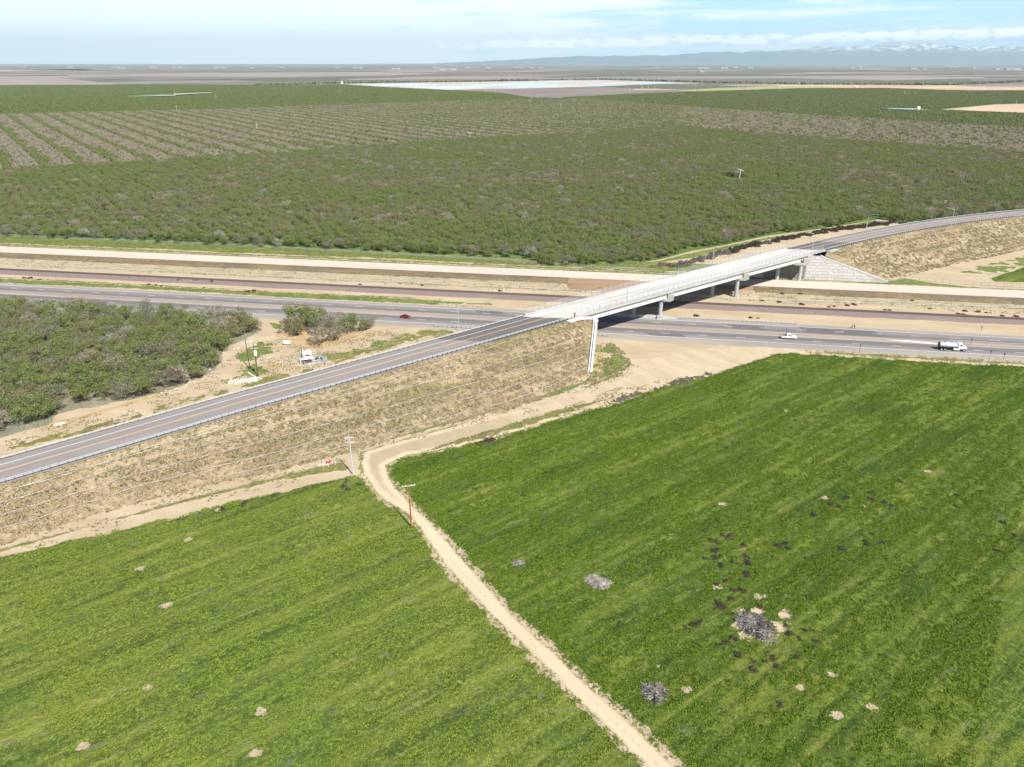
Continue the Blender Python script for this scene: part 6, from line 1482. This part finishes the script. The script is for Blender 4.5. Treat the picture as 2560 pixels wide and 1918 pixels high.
WM = [(-746.8,1691.8),(-872.1,2252.2),(-1112,5577),(-534,3242),(-620.9,2766.1),(-57.8,2766.1),(-97.9,2842.1),(-274,3639),(-219,4315),(-170,4501),(-344,5890),(502,5042),(454.4,2964.0),(566,3346),(612,3293),(602,3401),(844,4064),(1020,4144),(826,3457),(1018,3457),(54.9,2135.0),(113.5,1765.4),(2587,5296),(1311.6,2560.4),(1347.7,2560.4),(1575.0,2842.1),(1571.1,2766.1),(1763.6,2964.0),(1819.3,2964.0),(2070,3192),(761.2,2227.7),(1279.3,1933.1),(-411.2,1211.6),(-59.7,1061.8),(-1142.2,2592.5),(211.3,679.1)]
for i, (x, y) in enumerate(WM):
    near = 'white wind machine standing in the orchard blocks'
    if i == len(WM)-1: near = 'white wind machine in the small clearing of the front orchard'
    elif y > 4000: near = 'tiny far wind machine beyond the ponds'
    elif x > 600: near = 'white wind machine in the orchards on the right'
    elif y < 1500: near = 'white wind machine in the striped orchard'
    wind_machine(x, y, 9.5 if y < 1500 else 11.5, rng.uniform(0, 3), near)
for (x, y), w, lb in zip([(944.0,1765.4),(46.6,2112.9),(-880,3986),(1454,3242)], (8, 5, 12, 9), ('white round tank beside the narrow reservoir at the right','white tank beside the small pond in the orchard','white pump house at the left end of the ponds','pale shed by the tan field')):
    root = thing('storage_tank', lb, 'tank', (x, y, 0)); b = MB(); b.tube([(0,0,-.2),(0,0,w*.8),(0,0,w)], [w/2,w/2,w*.1], 18); b.build('shell', M['white'], root)
def shed(x, y, w, d, h, lb, rz=0.0):
    root = thing('warehouse', lb, 'building', (x, y, 0), rz, 'white farm buildings on the horizon')
    b = MB(); b.box(-w/2,w/2,-d/2,d/2,-.2,h); b.build('wall', M['conc'], root)
    b = MB(); b.loft([[(-w/2-.5,-d/2-.5,h+.01),(-w/2-.5,0,h+d*.09),(-w/2-.5,d/2+.5,h+.01)],[(w/2+.5,-d/2-.5,h+.01),(w/2+.5,0,h+d*.09),(w/2+.5,d/2+.5,h+.01)]]); b.build('roof', M['conc'], root)
    b = MB(); b.box(-w*.1,w*.1,-d/2-.12,-d/2-.02,0,h*.75); b.build('door', M['galvd'], root)
BD = [(-8408,16390),(-7651,15216),(-7655,17760),(-6137,16390),(-5087,15216),(-3681,16390),(-3018,15216),(-4854,16390),(-1604,16390),(-976,11825),(-1872,12523),(-929,16390),(-455,15216),(144,16390),(392,15216),(599,16390),(3490,14199),(4155,15216),(4711,16390),(4672,15216),(2167,8857),(6663,15216),(7344,16390),(6873,13308),(6649,12523),(8443,14199),(7876,12523),(8050,12523),(10087,17760),(6838,16390),(3039,16390),(-10106,17760),(-12172,19378),(-8185,17760)]
WD_ = [6,20,22,26,8,10,24,10,14,45,20,12,9,26,8,12,26,16,12,14,12,8,6,12,6,6,24,40,22,5,6,12,8,14]
for i, ((x, y), w) in enumerate(zip(BD, WD_)):
    wm = w*math.hypot(x, y)/1774.*.9
    shed(x, y, wm, min(wm, 60), 7+y/2400., 'long white farm building low on the horizon' if w > 15 else 'small white farm building low on the horizon')

# ------------------------------------------------------------------ mountains
def mk_rock():
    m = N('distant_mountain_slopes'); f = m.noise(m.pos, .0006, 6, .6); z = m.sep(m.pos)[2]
    base = m.ramp(f, [(.35, (.05,.075,.10)), (.65, (.09,.12,.15))]); snow = m.noise(m.pos, .002, 5, .7)  # slope colour carries a slight haze blue of its own
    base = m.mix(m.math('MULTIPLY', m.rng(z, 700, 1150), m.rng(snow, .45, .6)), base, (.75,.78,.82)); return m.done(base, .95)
M['rock'] = mk_rock()
nx, ny = 420, 26
X, Y = np.meshgrid(np.linspace(-18000, 60000, nx), np.linspace(52000, 68000, ny), indexing='ij')
prof = np.interp(X/Y, [-.35,-.1,0,.2,.33,.42,.5,.58,.66,.75,.9], [0,60,360,640,850,1050,1350,1200,1300,1400,1400])
ridge = np.sin(np.linspace(0, math.pi, ny))[None,:]**.8
Z = 1.0*prof*ridge*(.55+.9*fbm(X/2600, Y/2600, 61, 6)) - 20 - 200*(ridge < .01)
idx = np.arange(nx*ny).reshape(nx, ny); F = np.stack([idx[:-1,:-1], idx[1:,:-1], idx[1:,1:], idx[:-1,1:]], -1).reshape(-1, 4)
o = link_mesh('mountains', np_mesh('mountains', np.stack([X.ravel(), Y.ravel(), Z.ravel()], -1), F, M['rock'])); tag(o, kind='structure')

# ------------------------------------------------------------------ air
hz = MB(); hz.box(-76000, 76000, -3500, 75000, -30, 2100)
hm = bpy.data.materials.new('thin_valley_haze'); hm.use_nodes = True; hn = hm.node_tree.nodes; hn.clear()
ho = hn.new('ShaderNodeOutputMaterial'); hv = hn.new('ShaderNodeVolumePrincipled'); hm.node_tree.links.new(hv.outputs[0], ho.inputs['Volume'])
hv.inputs['Color'].default_value = (.70,.91,1.0,1); hv.inputs['Density'].default_value = 2.1e-5; hv.inputs['Anisotropy'].default_value = 0
tag(hz.build('haze', hm), kind='stuff')

# ------------------------------------------------------------------ light, sky, camera
SUN_EL, SUN_AZ = 50.5, math.degrees(math.atan2(5.2, -7.9))   # azimuth from +y towards +x
sun = bpy.data.lights.new('sun', 'SUN'); sun.energy = 5.0; sun.angle = R(.5); sun.color = (1, .965, .91)
so_ = bpy.data.objects.new('sun', sun); col.objects.link(so_)
az = R(SUN_AZ); el = R(SUN_EL)
dv = Vector((math.sin(az)*math.cos(el), math.cos(az)*math.cos(el), math.sin(el)))
so_.rotation_euler = dv.to_track_quat('Z', 'Y').to_euler(); so_.location = dv*200
w = bpy.data.worlds.new('World'); scene.world = w; w.use_nodes = True
nt_ = w.node_tree; nn = nt_.nodes; nn.clear()
class WN(N):
    def __init__(s):
        s.t = nt_; s.n = nn; s.l = nt_.links; s.tc = nn.new('ShaderNodeTexCoord')
W_ = WN()
out = nn.new('ShaderNodeOutputWorld'); bg = nn.new('ShaderNodeBackground'); sky = nn.new('ShaderNodeTexSky')
sky.sky_type = 'NISHITA'; sky.sun_disc = False; sky.sun_elevation = el; sky.sun_rotation = az; sky.altitude = 100; sky.air_density = 1.0; sky.dust_density = .6; sky.ozone_density = 2.5
d = W_.tc.outputs['Generated']; xyz = W_.sep(d)
azn = W_.math('ARCTAN2', xyz[0], xyz[1]); elv = W_.math('ARCSINE', xyz[2])
def cv(sa, se, off=0.0):
    c = nn.new('ShaderNodeCombineXYZ'); nt_.links.new(W_.math('MULTIPLY', azn, sa), c.inputs[0]); nt_.links.new(W_.math('MULTIPLY_ADD', elv, se, off), c.inputs[1]); return c.outputs[0]
SK = 0.05
skyc = W_.mix(.0, sky.outputs[0], (0,0,0))
# clear air between the clouds: deeper and bluer than the horizon glare
blue = W_.ramp(W_.rng(elv, 0, .12, smooth=False), [(0, (10.4,15.2,19.4)), (.35, (7.8,13.2,18.8)), (1, (5.6,10.8,17.4))])
lowsky = W_.mix(W_.rng(elv, .075, .26), blue, skyc)
n1 = W_.noise(cv(2.2, 26), 1.6, 6, .62, dist=.5); n2 = W_.noise(cv(5, 70, 3.1), 1.3, 5, .6, dist=.4)
lean = W_.rng(azn, -.75, .62, .30, -.08, smooth=False)
cir = W_.rng(W_.math('ADD', W_.math('MULTIPLY_ADD', n2, .35, W_.math('MULTIPLY', n1, .65)), lean), 0.46, .61)
skyA = W_.mix(W_.math('MULTIPLY', W_.math('MULTIPLY', cir, .9), W_.rng(elv, .28, .09)), lowsky, (16.2,17,17.8))
# cumulus bank above the far range
e0 = W_.rng(azn, -.05, .62, .0215, .0305, smooth=False)
rel = W_.math('SUBTRACT', elv, e0)
nc = W_.noise(cv(1, 2.4), 48, 7, .72, dist=.3)
win = W_.math('MULTIPLY', W_.rng(rel, -.009, -.003), W_.rng(rel, .010, .001))
win = W_.math('MULTIPLY', win, W_.rng(azn, -.22, .05))
cum = W_.rng(W_.math('MULTIPLY_ADD', win, .18, nc), .57, .66)
cum = W_.math('MULTIPLY', cum, win)
fin = W_.mix(cum, skyA, (23,22.8,22.5))
nt_.links.new(fin, bg.inputs[0]); bg.inputs[1].default_value = SK
nt_.links.new(bg.outputs[0], out.inputs[0])

cam = bpy.data.cameras.new('camera'); co = bpy.data.objects.new('camera', cam); col.objects.link(co)
cam.sensor_fit = 'HORIZONTAL'; cam.sensor_width = 36.0; cam.lens = 36.0*1774/2560
cam.clip_start = 1.0; cam.clip_end = 200000
co.location = (0, 0, 100); co.rotation_euler = (R(90-24.327), 0, 0)
scene.camera = co
scene.render.engine = 'CYCLES'
scene.view_settings.view_transform = 'Standard'; scene.view_settings.look = 'None'; scene.view_settings.gamma = 1
scene.view_settings.exposure = .74
scene.cycles.max_bounces = 6; scene.cycles.diffuse_bounces = 2; scene.cycles.glossy_bounces = 2; scene.cycles.transparent_max_bounces = 12; scene.cycles.volume_bounces = 0
